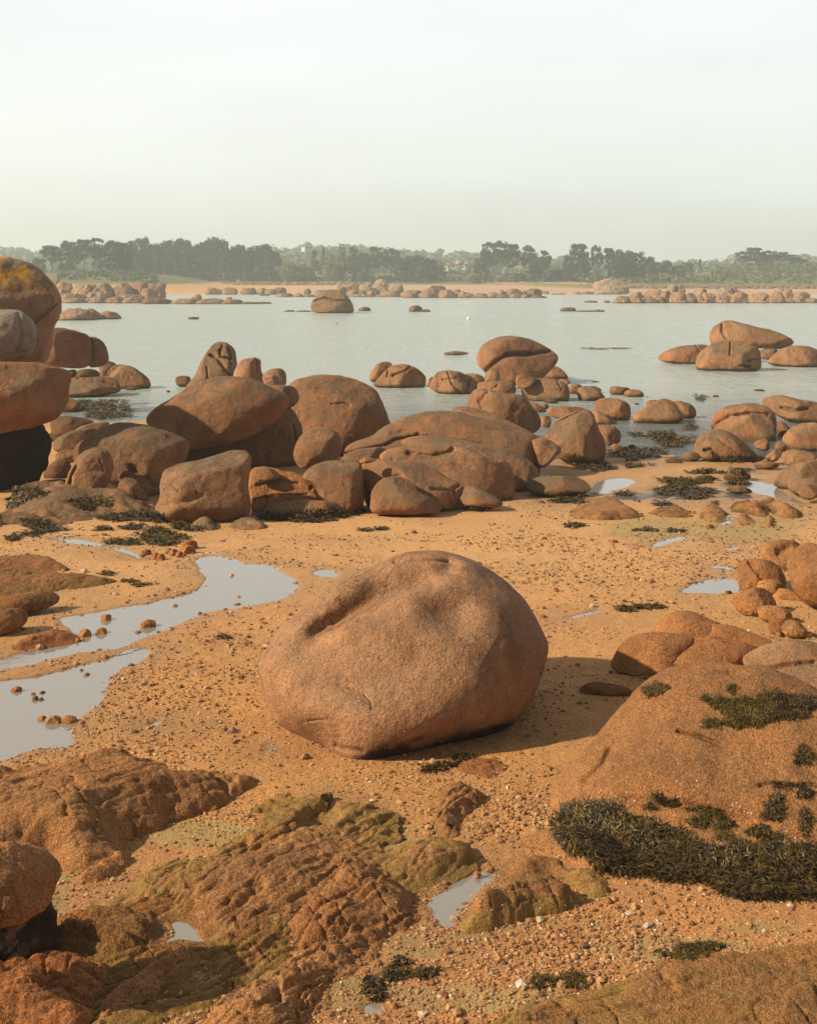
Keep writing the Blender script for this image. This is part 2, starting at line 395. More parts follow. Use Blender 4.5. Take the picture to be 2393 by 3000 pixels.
SMALLP = [('F', [(1570,300),(1640,290),(1720,305),(1700,330),(1600,330)]), ('F', [(230,118),(480,150),(620,178),(770,235),(700,238),(560,186),(400,165),(230,140)]),
 ('H', [(200,690),(300,690),(400,660),(490,645),(470,670),(400,685),(300,705),(200,702)]),
 ('H', [(940,545),(1000,512),(1100,485),(1190,455),(1280,480),(1330,540),(1200,560),(1000,556)]), ('H', [(1080,400),(1150,388),(1270,410),(1250,432),(1150,415)]),
 ('H', [(780,290),(840,255),(900,240),(1000,232),(980,255),(900,270),(820,295)]), ('H', [(1140,165),(1200,150),(1250,120),(1250,160),(1200,172)]), ('H', [(1200,300),(1280,290),(1290,302),(1220,312)]),
 ('E', [(430,1040),(470,985),(560,960),(680,955),(720,985),(640,1010),(560,1045),(480,1052)]), ('E', [(1150,985),(1300,960),(1480,990),(1560,1050),(1668,1100),(1640,1110),(1500,1070),(1350,1040),(1200,1010)]),
 ('J', [(840,930),(900,880),(1000,830),(1080,790),(1180,760),(1290,745),(1270,800),(1180,860),(1100,920),(1070,1000),(1050,1060),(1000,1120),(890,1085),(835,1000)]),
 ('I', [(930,1060),(1000,1030),(1080,1045),(1100,1080),(1170,1085),(1130,1130),(1200,1150),(1130,1185),(1000,1165),(920,1190),(885,1160),(950,1120)]),
 ('I', [(650,955),(690,925),(735,910),(720,950),(670,965)]), ('I', [(1085,1395),(1120,1355),(1175,1345),(1160,1385),(1100,1410)]), ('J', [(230,550),(250,520),(300,508),(300,545),(250,562)]),
 ('J', [(500,1570),(540,1505),(590,1500),(625,1570)]), ('K', [(205,1180),(230,1165),(275,1168),(270,1188),(230,1190)]), ('F', [(1330,1180),(1400,1170),(1420,1190),(1350,1200)]), ('F', [(750,1075),(780,1050),(830,1050),(820,1080)])]
for r, p in SMALLP: pool(r, p, .05 if r not in 'E' else .03, off=(.02 if r in 'IJK' else .012))
# ---------------------------------------------------------------- the ground, one sheet to the horizon
def build_ground():
    py = np.concatenate([np.linspace(5200, 3300, 60)[:-1], np.linspace(3300, 2000, 560)[:-1], np.linspace(2000, 1180, 420)])
    Y1 = F*HC/(py-HY); Y2 = np.concatenate([np.linspace(Y1[-1], 180, 60)[1:], np.linspace(180, 480, 110)[1:], np.linspace(480, 1400, 50)[1:]])
    Ys = np.concatenate([Y1, Y2]); us = np.concatenate([np.linspace(-1.6, -.38, 40)[:-1], np.linspace(-.38, .38, 560), np.linspace(.38, 1.6, 40)[1:]])
    U, YY = np.meshgrid(us, Ys); XX = U*YY; XX = np.clip(XX, -1050, 1050)
    Z = gz(XX, YY)
    nr, nc = XX.shape; V = np.stack([XX, YY, Z], -1).reshape(-1, 3)
    i = np.arange(nr*nc).reshape(nr, nc); Fc = np.stack([i[:-1, :-1], i[:-1, 1:], i[1:, 1:], i[1:, :-1]], -1).reshape(-1, 4)
    x, y, z = V.T
    wet = np.zeros(len(V))
    for poly, lev, dep in POOLS:
        m = (np.abs(x-poly[:, 0].mean()) < np.ptp(poly[:, 0])/2+1) & (np.abs(y-poly[:, 1].mean()) < np.ptp(poly[:, 1])/2+1)
        d = sdf(x[m], y[m], poly)+fbm2(x[m], y[m], 3.5, 2, 12)*.07; wet[m] = np.maximum(wet[m], sm(-.10, .02, d)*.85); wet[m] = np.maximum(wet[m], sm(-.75, .0, d+fbm2(x[m], y[m], 1.5, 3, 33)*.4)*.5)
    wet = np.maximum(wet, (1-sm(WL-.02, WL+.07, z))*(y < 60))
    wet = np.maximum(wet, .35*sm(1.4, 3.0, x)*sm(19, 25, y)*(y < 60)*(1+fbm2(x, y, .8, 3, 20)))
    alg = np.zeros(len(V))
    # green weedy film on the sand
    for reg, cx, cy, rx, ry, s in [('K', 900, 1580, 560, 90, .9), ('K', 1400, 1470, 330, 50, .7), ('J', 1150, 1480, 620, 110, .95), ('J', 820, 1180, 220, 90, .8), ('J', 1100, 1130, 200, 60, .7),
            ('I', 1150, 560, 420, 90, .9), ('I', 480, 800, 250, 40, .9), ('I', 330, 930, 90, 110, .7), ('H', 1300, 200, 420, 90, .8), ('H', 800, 190, 380, 90, .75), ('H', 330, 640, 220, 40, .4), ('E', 1300, 1200, 400, 100, .6),
            ('F', 1300, 290, 120, 60, .2), ('F', 200, 400, 260, 40, .6), ('F', 120, 150, 100, 16, .5), ('G', 1500, 450, 150, 30, .3), ('J', 640, 640, 300, 160, .8), ('J', 250, 300, 150, 60, .5), ('K', 330, 1440, 260, 50, .6), ('J', 400, 1450, 260, 120, .8)]:
        ox, oy, s_ = REG[reg]; pxv = CX+x/y*F; pyv = HY+(HC-z)/y*F
        d = ((pxv-ox-cx*s_)/(rx*s_))**2+((pyv-oy-cy*s_)/(ry*s_))**2
        alg = np.maximum(alg, s*np.clip(1.25-d, 0, 1))
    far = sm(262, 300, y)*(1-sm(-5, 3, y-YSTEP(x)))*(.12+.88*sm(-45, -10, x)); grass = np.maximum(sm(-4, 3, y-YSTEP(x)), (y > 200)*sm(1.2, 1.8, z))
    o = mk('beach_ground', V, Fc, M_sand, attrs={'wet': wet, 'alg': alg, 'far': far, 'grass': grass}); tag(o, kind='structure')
build_ground()
# the sea, and a sheet for each pool
def sheet(name, P, z, mat):
    P = np.asarray(P); r = max(.04, float(np.ptp(P, axis=0).max())/120)
    X, Y = np.meshgrid(np.arange(P[:, 0].min()-.4, P[:, 0].max()+.4, r), np.arange(P[:, 1].min()-.4, P[:, 1].max()+.4, r)); sh = X.shape
    ok = (sdf(X, Y, P) > -.22).ravel(); idx = -np.ones(X.size, int); idx[ok] = np.arange(ok.sum()); I = np.arange(X.size).reshape(sh)
    Q = np.stack([I[:-1, :-1], I[:-1, 1:], I[1:, 1:], I[1:, :-1]], -1).reshape(-1, 4); Q = Q[ok[Q].all(1)]
    V = np.stack([X.ravel(), Y.ravel(), np.full(X.size, z)], -1)[ok]
    return tag(mk(name, V, idx[Q], mat, loc=(0, 0, 0)), kind='structure')
V = []; ys = [17, 24, 60, 140, 300, 420]; xs = [-900, -60, 0, 60, 900]
V = [[x_, y_, WL] for y_ in ys for x_ in xs]; Fc = [[a*5+b, a*5+b+1, a*5+b+6, a*5+b+5] for a in range(5) for b in range(4)]
tag(mk('sea_water', V, Fc, M_sea, loc=(0, 0, 0)), kind='structure')
for poly, lev, dep in POOLS:
    sheet('tide_pool', poly, lev, M_pool)

# ---------------------------------------------------------------- rocks
def hsh(*a): return (hash(tuple(round(float(x), 2) for x in a)) % 9973)
CAM = np.array([0, 0, HC])
def rock(label, reg, pts, Y=None, thick=.85, e=.82, lvl=5, lean=.25, amp=.035, amp2=.014, cuts=(), grooves=(), bumps=(), mat=None, name='boulder', cat='boulder', group=None,
         parent=None, tint=None, zc=None, fcut=2, smooth=2, seed=None, dark=(), yoff=.45, algb=0.0, bury=.16, foot=None):
    pts = np.array([p[:2] for p in cv(reg, pts)]); sp = smooth_poly(pts, smooth)
    seed = hsh(*pts[0], *pts[1]) if seed is None else seed
    x, y = sp.T; x2, y2 = np.roll(x, -1), np.roll(y, -1); cr_ = x*y2-x2*y; A = cr_.sum()/2
    c = np.array([((x+x2)*cr_).sum(), ((y+y2)*cr_).sum()])/(6*A)
    by0 = y.max()
    y = np.where(y > c[1], c[1]+(y-c[1])*(1+bury), y)
    ang = np.linspace(0, 2*np.pi, 721)[:-1]; R = np.zeros(720)
    dx, dy = x-c[0], -(y-c[1])           # v upward
    for k in range(len(dx)):
        a = (dx[k], dy[k]); b = (dx[(k+1) % len(dx)], dy[(k+1) % len(dx)])
        ex, ey = b[0]-a[0], b[1]-a[1]; ca, sa = np.cos(ang), np.sin(ang); den = ca*ey-sa*ex
        with np.errstate(all='ignore'):
            t = (a[0]*ey-a[1]*ex)/den; s = (a[0]*sa-a[1]*ca)/den
        ok = (np.abs(den) > 1e-9) & (t > 0) & (s >= -1e-6) & (s <= 1+1e-6)
        R = np.where(ok, np.maximum(R, t), R)
    R[R < 1] = R[R > 0].mean()
    ker = np.exp(-np.linspace(-2, 2, 9)**2); ker /= ker.sum(); R = np.convolve(np.r_[R[-4:], R, R[:4]], ker, 'valid')
    Rm = R.mean()
    if Y is None:
        by = by0; g = G(c[0], by, z=None if by > 1330 or zc is not None else WL) if zc is None else G(c[0], by, zc)
        if by > 1330 or zc is not None: pass
        elif g[1] > 262: g = G(c[0], by)
        Yc = g[1]; Yc = Yc+yoff*thick*Rm*Yc/F
    else: Yc = Y
    sc = Yc/F; D = thick*Rm*sc*(1.0 if len(pts) < 200 else 1)
    ctr = W(c[0], c[1], Yc); d = ctr-CAM; d /= np.linalg.norm(d)
    right = np.cross(d, [0, 0, 1]); right /= np.linalg.norm(right); up = np.cross(right, d)
    dirs, Fc = ico(lvl)
    a, b, cc = dirs.T          # cc toward the camera
    rr = np.sqrt(a*a+b*b); ph = np.arctan2(np.abs(cc), rr); th = np.arctan2(b, a) % (2*np.pi)
    Ri = np.interp(th, np.r_[ang, 2*np.pi], np.r_[R, R[0]])
    # towards the middle of the face the outline rounds off, so angular corners do not run to the centre
    Rbar = Rm; mixr = np.cos(ph)**.5; Re = Ri*mixr+Rbar*(1-mixr)
    r1 = np.cos(ph)**e; c1 = np.sin(ph)**e*np.sign(cc)
    u = np.cos(th)*r1*Re*sc; v = np.sin(th)*r1*Re*sc; wv = c1*D
    P = np.stack([u, v, wv], -1)
    rs = np.random.RandomState(seed % 99991)
    # flat faces: smooth cuts across the front and top
    L = Rm*sc
    cl = [tuple(q) for q in cuts]
    for k in range(fcut+(Y is None or Yc > 18)):
        t = rs.uniform(-.9, .9); s_ = rs.uniform(-.2, .8); cl.append((t, s_, rs.uniform(.5, .9), rs.uniform(.66, .86)))
    for nx, ny, nz_, off in cl:
        nn = np.array([nx, ny, nz_]); nn = nn/np.linalg.norm(nn)
        ext = (P@nn).max(); q = P@nn-off*ext; s_ = .032*ext
        sp_ = np.where(q/s_ > 20, q, s_*np.log1p(np.exp(np.clip(q/s_, -30, 20)))); P = P-nn*sp_[:, None]*.92
    N = P/(np.linalg.norm(P, axis=1, keepdims=True)+1e-9)
    Q = P/L
    dn = fbm(Q*1.3+seed*.17, 3, seed)*amp*2.2+fbm(Q*4.2+seed*.11, 4, seed+1)*amp2*2.2
    P = P+N*(dn*L)[:, None]
    P[:, 2] -= lean*P[:, 1]*np.sign(1)*1.0
    Rc = np.linalg.norm(ctr-CAM); P[:, :2] *= ((Rc-P[:, 2])/Rc)[:, None]
    Wp = ctr+P[:, :1]*right+P[:, 1:2]*up-P[:, 2:3]*d
    dk = None
    if grooves or bumps or dark:
        px = CX+Wp[:, 0]/Wp[:, 1]*F; py = HY+(HC-Wp[:, 2])/Wp[:, 1]*F; front = sm(-.05, .25, cc)
        off = np.zeros(len(Wp))
        for g in grooves:
            gp, gw, gd = g[:3]; gp = [p[:2] for p in cv(reg, gp)]; s_ = REG[reg][2]
            wob = fbm(Q*5, 2, seed+3)*(0 if gw > 25 else gw)*s_*.6
            pd_, uu = pdist(px, py, gp, True); tp = (.35+.65*sm(0, .16, uu)*(1-sm(.72, 1, uu))) if gw > 25 else 1
            dd = np.abs(pd_+wob)/(gw*s_); off -= gd*tp*np.exp(-dd**(g[3] if len(g) > 3 else 2.0))*front
        for bx, by_, rx, ry, h_ in bumps:
            q = cv(reg, [(bx, by_)])[0]; s_ = REG[reg][2]
            off += h_*np.exp(-(((px-q[0])/(rx*s_))**2+((py-q[1])/(ry*s_))**2))*front
        Wp = Wp-d*off[:, None]*1.0+np.array([0, 0, 1])*(off*.25)[:, None]
        if dark:
            dk = np.zeros(len(Wp))
            for gp, gw in dark:
                gp = [p[:2] for p in cv(reg, gp)]; dd = (pdist(px, py, gp)+fbm(Q*6, 3, seed+5)*gw*REG[reg][2]*1.6)/(gw*REG[reg][2])
                dk = np.maximum(dk, .9*(1-sm(.15, 1.25, dd))*front)
    if foot:  # dark band painted just above the ground as contact shade
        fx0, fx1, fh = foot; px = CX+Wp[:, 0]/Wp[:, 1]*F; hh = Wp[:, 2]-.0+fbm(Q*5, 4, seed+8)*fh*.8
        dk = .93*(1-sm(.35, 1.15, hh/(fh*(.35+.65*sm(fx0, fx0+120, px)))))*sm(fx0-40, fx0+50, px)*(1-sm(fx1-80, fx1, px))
    at = {'dark': dk} if dk is not None else {}
    if algb: at['alg'] = algb*(1-sm(0, .35, Wp[:, 2]-Wp[:, 2].min()-.12))
    if parent is None:
        o = mk(name, Wp, Fc, mat or M_rock, attrs=at)
        if len(label) : tag(o, label, cat, group)
    else:
        o = mk(name, Wp, Fc, mat or M_rock, attrs=at, loc=(0, 0, 0)); o.parent = parent; o.location = -Vector(parent.location)
    v_ = rs.uniform(.88, 1.10); hv = rs.uniform(-.06, .06)
    t = tint or (v_*(1+hv), v_*(1-hv*.2), v_*(1-hv*1.3))
    o.color = tuple(t)+(1,)
    return o

def ledge(label, reg, pts, h=.2, edge=.25, lift=0., res=.014, strata=(48, .02, 1.0), amp=.25, alg=0., mat=None, bumps=(), grooves=(), name='rock_ledge', cat='rock ledge', group=None, lowf=1.2, rough=.012, tint=(1, 1, 1), pw=2.0, base=None):
    h = h*.78; rough = rough*.8
    c = cv(reg, pts)
    P = np.array([G(p[0], p[1], dz=(p[2] if len(p) > 2 else lift))*[1, 1, 0] for p in c])[:, :2]
    for k, p in enumerate(c):
        l_ = p[2] if len(p) > 2 else lift
        if l_: g0 = G(p[0], p[1]); zz = g0[2]+l_; P[k] = G(p[0], p[1], zz)[:2]
    P = smooth_poly(P, 2); seed = hsh(*P[0], *P[1])
    x0, y0 = P.min(0)-.25; x1, y1 = P.max(0)+.25
    X, Y = np.meshgrid(np.arange(x0, x1, res), np.arange(y0, y1, res)); sh = X.shape; X = X.ravel(); Y = Y.ravel()
    d = sdf(X, Y, P)+fbm2(X, Y, 2.0, 4, seed)*.5*edge+fbm2(X, Y, 7, 3, seed+1)*.03
    mk_ = d > -.16; 
    t = np.clip(d/edge, 0, 1); prof = h*(1-(1-t)**pw)
    prof = prof*(1+amp*2.2*fbm2(X, Y, lowf, 3, seed+2))
    ang, sa, sf = strata; ar = math.radians(ang); A_ = X*math.cos(ar)+Y*math.sin(ar); B_ = -X*math.sin(ar)+Y*math.cos(ar)
    B_ = B_+.12*fbm2(X, Y, 1.5, 2, seed+4)
    s1 = fbm(np.stack([A_*.9*sf, B_*5*sf, X*0+seed], -1), 4, seed+3, .6)
    s2 = 1-np.abs(fbm(np.stack([A_*1.6*sf, B_*9*sf, X*0+seed+.5], -1), 3, seed+6))*6; s2 = np.clip(s2, 0, 1)
    n2 = B_*3.1*sf+fbm(np.stack([A_*.8, B_*.8, X*0+seed*.3], -1), 3, seed+11)*1.9; saw = n2-np.floor(n2); saw = np.where(saw > .9, (1-saw)*9, saw)
    n3 = fbm(np.stack([A_*.45*sf, B_*2.3*sf, X*0+seed*.7], -1), 4, seed+13, .6); crk = np.exp(-(n3/.022)**2)+np.exp(-(fbm(np.stack([A_*1.6, B_*.7, X*0+seed*.9], -1), 4, seed+15, .6)/.014)**2)*.7
    z = z0(X, Y)+fbm2(X, Y, .45, 3, 3)*.035+prof+(sa*1.3*s1-sa*.9*s2)*sm(-.05, .08, d)+(0 if sa < .012 else sa*1.5*(saw-.5)-.030*crk)*sm(-.03, .12, d)+(fbm2(X, Y, 9, 4, seed+7, .65)*1.2+np.minimum(fbm2(X, Y, 16, 3, seed+9, .6), 0)*2.2)*rough
    for bx, by_, r_, hh in bumps:
        q = cv(reg, [(bx, by_)])[0]; g = G(q[0], q[1]); z = z+hh*np.exp(-((X-g[0])**2+(Y-g[1])**2)/(r_*r_))
    for gp, gw, gd in grooves:
        gg = [G(q[0], q[1])[:2] for q in cv(reg, gp)]; z = z-gd*np.exp(-((pdist(X, Y, gg)+fbm2(X, Y, 6, 2, seed)*gw)/gw)**2)
    z = np.where(d < 0, z0(X, Y)-.03+d*1.2*(h/.2)**.5, z)
    dry = np.ones(len(X), bool)
    for poly, lev, dep in POOLS:
        m = (X > poly[:, 0].min()-.3) & (X < poly[:, 0].max()+.3) & (Y > poly[:, 1].min()-.3) & (Y < poly[:, 1].max()+.3)
        if not m.any(): continue
        dd = sdf(X[m], Y[m], poly)+fbm2(X[m], Y[m], 6, 3, 12)*.03; k = sm(-.16, .02, dd); z[m] = z[m]*(1-k)+np.minimum(z[m], lev+.01-.05*sm(0, .1, dd))*k
    al = alg*(1.15-sm(0.2, 1.1, prof/max(h, .01)))*1.2+(alg-.5)*.3 if alg else np.zeros(len(X))
    idx = -np.ones(len(X), int); idx[mk_] = np.arange(mk_.sum()); I = np.arange(len(X)).reshape(sh)
    Q4 = np.stack([I[:-1, :-1], I[:-1, 1:], I[1:, 1:], I[1:, :-1]], -1).reshape(-1, 4); Q4 = Q4[mk_[Q4].all(1)]
    V = np.stack([X, Y, z], -1)[mk_]
    o = mk(name, V, idx[Q4], mat or M_ledge, attrs={'alg': al[mk_]}); tag(o, label, cat, group); o.color = tuple(tint)+(1,)
    return o
# ---------------------------------------------------------------- the main boulder and the near rocks
rock('large smooth pink granite boulder alone on the sand, grooved across its top', 'G',
     [(88,700),(125,620),(190,520),(270,440),(400,340),(560,240),(700,190),(780,140),(860,120),(1000,117),(1080,133),(1180,165),(1260,215),(1380,300),(1460,390),(1520,500),(1545,550),(1558,585),(1550,640),(1520,730),(1475,830),(1400,930),(1300,1010),(1150,1080),(1000,1140),(850,1185),(700,1200),(560,1185),(480,1125),(400,1050),(300,1000),(195,955),(150,880),(108,780)],
     Y=11.75, thick=.92, e=.80, lvl=8, lean=.36, amp=.012, amp2=.006, fcut=0, mat=M_main, seed=11, tint=(1.04, .98, .90),
     cuts=[(.55, -.42, .60, .97), (-.25, .15, .95, .86), (.28, -.85, .35, .90)],
     bury=.02, grooves=[([(330,580),(420,480),(540,395),(680,300),(830,240),(960,225),(1040,190)], 62, .165), ([(380,500),(560,412),(700,335),(860,282),(960,262)], 34, .07),
              ([(780,163),(900,155),(1060,152)], 7, .03), ([(1065,150),(1060,190),(990,235)], 40, .035), ([(1120,555),(1165,560)], 6, .022), ([(630,835),(665,870),(668,910)], 5, .018), ([(550,800),(585,806)], 5, .025),
              ([(350,968),(430,962)], 5, .02), ([(470,780),(560,800),(640,840),(670,900)], 30, .015), ([(1540,570),(1545,620)], 9, .05), ([(490,1090),(530,1105),(620,1120)], 12, .04), ([(1250,620),(1380,700)], 90, .02)],
     bumps=[(620,520,170,45,.03), (1050,430,120,90,-.12), (1100,520,60,40,-.02), (700,560,260,150,.05), (1280,430,150,130,.05), (560,280,150,60,.05), (880,200,150,40,.03), (560,900,200,100,.04), (1000,700,200,120,-.02)],
     foot=(1040, 1560, .17))  # foot: shade of the underside painted into the colour along the base
rock('broad domed boulder at the right edge, draped with dark seaweed along its foot', 'K',
     [(400,600),(500,480),(600,330),(740,170),(860,85),(1000,28),(1150,3),(1300,3),(1450,18),(1560,50),(1640,92),(1900,240),(2200,560),(2400,900),(2350,1300),(1900,1400),(1660,1380),(1300,1340),(1050,1260),(780,1220),(560,1150),(380,1020),(240,880),(230,800),(320,700)],
     Y=9.45, thick=.42, e=.82, lvl=8, bury=.10, lean=.62, amp=.02, amp2=.014, fcut=0, mat=M_ledge, seed=23, tint=(.90, .90, .92), name='boulder', algb=.3,
     cuts=[(-.45, .3, .7, .93)],
     grooves=[([(940,365),(1060,390),(1180,440)], 10, .05), ([(430,640),(520,560),(560,470)], 22, .05), ([(1400,670),(1500,655),(1640,670)], 12, .04), ([(760,790),(950,770),(1150,820),(1400,900)], 30, .05), ([(470,740),(760,760),(1100,790)], 26, .03)],
     bumps=[(1240,38,70,14,-.04), (900,900,200,80,-.05), (1250,900,300,90,-.06), (600,640,200,120,.03)])
ledge('wide low reddish rock at the left edge below the long pool', 'I', [(-400,150),(45,130),(80,95),(230,85),(330,90),(450,70),(600,35),(700,50),(850,80),(960,100),(1060,125),(1180,150,.12),(1310,150,.12),(1420,170,.08),(1500,215,.04),(1525,255,0),(1450,300,0),(1380,330,0),(1300,375,0),(1150,450,0),(1060,500,0),(930,560,0),(750,600,0),(690,670,0),(640,740,0),(500,800,0),(330,800,0),(200,780,0),(-400,760,0)],
      h=.30, edge=.55, lift=.17, strata=(38, .018, .9), amp=.2, res=.013, bumps=[(520,560,.45,.10), (1050,170,.30,-.10), (1300,260,.3,-.06), (250,150,.25,-.06), (700,200,.5,.06)],
      grooves=[([(90,470),(300,370),(650,340)], .02, .04), ([(750,560),(740,640),(680,680)], .035, .08), ([(940,250),(980,360)], .03, .05), ([(1200,310),(1300,380)], .02, .04), ([(230,720),(400,780),(560,770)], .05, .06)])
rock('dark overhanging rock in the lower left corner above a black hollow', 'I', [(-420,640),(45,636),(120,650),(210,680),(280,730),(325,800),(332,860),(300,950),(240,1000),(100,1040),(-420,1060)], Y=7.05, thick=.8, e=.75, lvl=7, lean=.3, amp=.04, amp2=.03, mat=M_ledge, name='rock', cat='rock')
rock('shadowed rock inside the hollow under the lower left overhang', 'I', [(-420,960),(60,960),(230,980),(290,1050),(290,1180),(240,1330),(100,1400),(-420,1420)], Y=7.45, thick=.6, e=.8, lvl=6, lean=.2, amp=.06, amp2=.04, mat=M_ledge, tint=(.10, .09, .08), name='rock', cat='rock')  # near-black tint paints in the shade of the hollow
ledge('green-stained bedrock floor between the ledges in the lower left', 'S', [(170,2720),(300,2640),(420,2600),(640,2520),(800,2480),(900,2560),(870,2800),(760,2860),(640,2960),(560,3100),(-150,3100),(-150,2860),(60,2800)], h=.075, edge=.3, strata=(40, .020, 1.2), amp=.5, alg=.9, res=.013, rough=.014, tint=(.85, .82, .72))
ledge('dark furrowed ledge left of the small bottom rock pool', 'I', [(290,1020),(400,1010),(540,975),(700,985),(870,1020),(960,1060),(900,1180),(800,1240),(700,1290),(600,1280),(450,1260),(300,1280),(230,1180)], h=.13, edge=.16, strata=(-12, .035, 1.5), res=.010, alg=.8, tint=(.72, .70, .62), rough=.016)
ledge('red low rocks along the bottom left corner', 'I', [(-420,1300),(45,1290),(300,1262),(560,1285),(650,1340),(600,1420),(520,1500),(490,1720),(-420,1720)], h=.17, edge=.2, strata=(10, .03, 1.2), res=.010, alg=.3, tint=(.95, .78, .70), rough=.016)
ledge('narrow reddish rib of rock below the small bottom pool', 'I', [(900,1200,.08),(1000,1160,.08),(1090,1165,.08),(1140,1210),(1130,1280),(1050,1350),(900,1430),(760,1530),(600,1720),(470,1720),(560,1530),(700,1400),(820,1300)], h=.13, edge=.14, strata=(50, .028, 1.3), res=.010, alg=.65, rough=.016)
ledge('broad green-tinged ledge in the lower left of the foreground', 'S', [(215,2690),(330,2650),(395,2600),(480,2560),(600,2510),(680,2450),(760,2380),(840,2350),(930,2330),(1000,2340),(965,2385),(1020,2370),(1100,2375),(1170,2420),(1185,2465),(1150,2490),(1230,2480),(1320,2490),(1370,2530),(1345,2565),(1290,2595),(1230,2620),(1180,2700),(1000,2740),(850,2840),(700,2900),(560,2990),(480,2990),(560,2860),(620,2790),(500,2790),(400,2740),(300,2710)],
      h=.095, edge=.6, strata=(50, .022, 1.0), amp=.35, lowf=2.0, res=.012, alg=.85, rough=.016, bumps=[(930,2350,.3,.05), (1280,2520,.3,.10), (1090,2400,.35,.05), (830,2420,.4,.05), (560,2600,.35,.06), (760,2560,.4,.05)], grooves=[([(480,2840),(640,2720),(760,2640)], .04, .05), ([(960,2390),(850,2470),(700,2550)], .06, .05)])
ledge('rugged orange ridge of cracked rock in the bottom centre left', 'S', [(925,2545),(975,2520),(1030,2500),(1090,2508),(1155,2532),(1198,2560),(1222,2600,.1),(1226,2640,.05),(1216,2690,0),(1182,2720,0),(1135,2760,0),(1093,2795,0),(1060,2830,0),(1030,2860,0),(988,2915,0),(957,2970,0),(940,3100,0),(480,3100),(570,2980),(617,2905),(680,2860),(780,2800),(840,2740),(820,2690),(870,2610)],
      h=.18, edge=.34, lift=.11, strata=(46, .030, 1.0), amp=.3, res=.010, alg=.18, rough=.020, bumps=[(1000,2560,.25,.06), (780,2880,.3,.06)],
      grooves=[([(965,2625),(1050,2640),(1160,2645)], .022, .07), ([(930,2560),(1000,2535),(1060,2550)], .02, .06), ([(840,2800),(930,2770),(1010,2760)], .03, .06), ([(700,2900),(830,2850),(950,2850)], .02, .05), ([(1010,2570),(1100,2575)], .015, .05)])
ledge('mossy brown rock to the right of the foreground rock pool', 'J', [(1050,1010),(1090,930),(1150,870,.1),(1230,820,.12),(1400,800,.12),(1550,790,.1),(1640,830,.08),(1700,900,.04),(1720,960),(1680,1000),(1500,1030),(1350,1060),(1200,1090),(1060,1120),(1010,1090)], h=.22, edge=.22, strata=(8, .03, 1.3), alg=.75, res=.010, rough=.014)
ledge('small rounded tan hump above the foreground rock pool', 'J', [(1275,800),(1285,720),(1330,650,.08),(1390,620,.1),(1460,610,.1),(1560,660,.06),(1640,720,.04),(1700,770),(1620,810),(1450,815)], h=.15, edge=.3, strata=(10, .006, 1), alg=.45, res=.012)
ledge('smooth pale hump of rock beside the left tip of the large seaweed drape', 'J', [(1430,620),(1450,550,.06),(1530,505,.1),(1600,490,.1),(1720,560,.06),(1800,640),(1900,700),(1950,760),(1800,800),(1700,745),(1560,660),(1480,630)], h=.16, edge=.35, strata=(10, .003, 1), res=.012, rough=.005)
ledge('low olive rock at the lower right of the tan hump', 'K', [(270,1150),(400,1135),(520,1165),(565,1240),(540,1310),(430,1300),(330,1220)], h=.09, edge=.15, strata=(10, .015, 1.3), alg=.95, res=.012)
ledge('rough patch of rock poking through the gravel below the main boulder', 'J', [(870,360),(950,310),(1080,285),(1180,325,.03),(1215,370,.02),(1175,425),(1100,475),(1050,515),(1020,565),(950,580),(900,545),(880,470)], h=.12, edge=.18, strata=(55, .022, 1.3), alg=.45, res=.011)
ledge('flat reddish rock scrap with weed just below the main boulder', 'J', [(985,200),(1050,150),(1150,125),(1300,150),(1340,190),(1290,255),(1200,285),(1080,245)], h=.05, edge=.2, strata=(30, .015, 1.3), alg=.2, res=.014, tint=(.85, .75, .75))
ledge('long flat brown slab along the bottom right edge', 'K', [(-250,2200),(60,1860),(400,1810),(700,1735),(1000,1655),(1300,1600),(1660,1540),(2100,1490),(2100,2400),(-250,2400)], h=.13, edge=.3, strata=(16, .016, .9), amp=.25, tint=(.92, .92, .84), alg=1.0, res=.012, rough=.012, grooves=[([(1100,1680),(1400,1640),(1700,1600)], .02, .03)])
ledge('thin brown ledge on the sand spit at the left edge', 'F', [(-250,250),(45,240),(150,236),(280,246),(350,268),(355,292),(200,292),(45,286),(-250,300)], h=.14, edge=.2, res=.02, strata=(5, .01, 1), group=None, tint=(.85, .8, .75))
ledge('weedy lower ledge running out across the sand spit at left', 'F', [(-250,300),(150,298),(300,298),(450,312),(560,332),(605,355),(480,368),(350,388),(200,402),(45,415),(-250,425)], h=.15, edge=.35, res=.02, strata=(4, .012, 1), alg=.6, tint=(.8, .78, .72))
rock('flat-topped brown stone overhanging the left bank of the pool', 'F', [(-150,425),(45,420),(140,410),(240,411),(300,435),(290,472),(220,497),(120,508),(-150,520)], thick=.7, lvl=6, amp=.03, amp2=.02, mat=M_ledge, name='rock', cat='rock', tint=(.8, .78, .75))
rock('rough brown rock at the left edge under the flat-topped stone', 'F', [(-100,500),(45,492),(110,497),(150,530),(125,572),(45,610),(-100,620)], lvl=5, amp=.05, amp2=.03, mat=M_ledge, name='rock', cat='rock', tint=(.8, .75, .7))
ledge('reddish mound of rock at the pool edge on the left', 'F', [(60,690),(180,625),(210,588,.06),(280,570,.08),(340,580,.06),(410,620),(430,650),(350,680),(220,700)], h=.14, edge=.3, res=.014, strata=(10, .012, 1), tint=(.9, .75, .7))
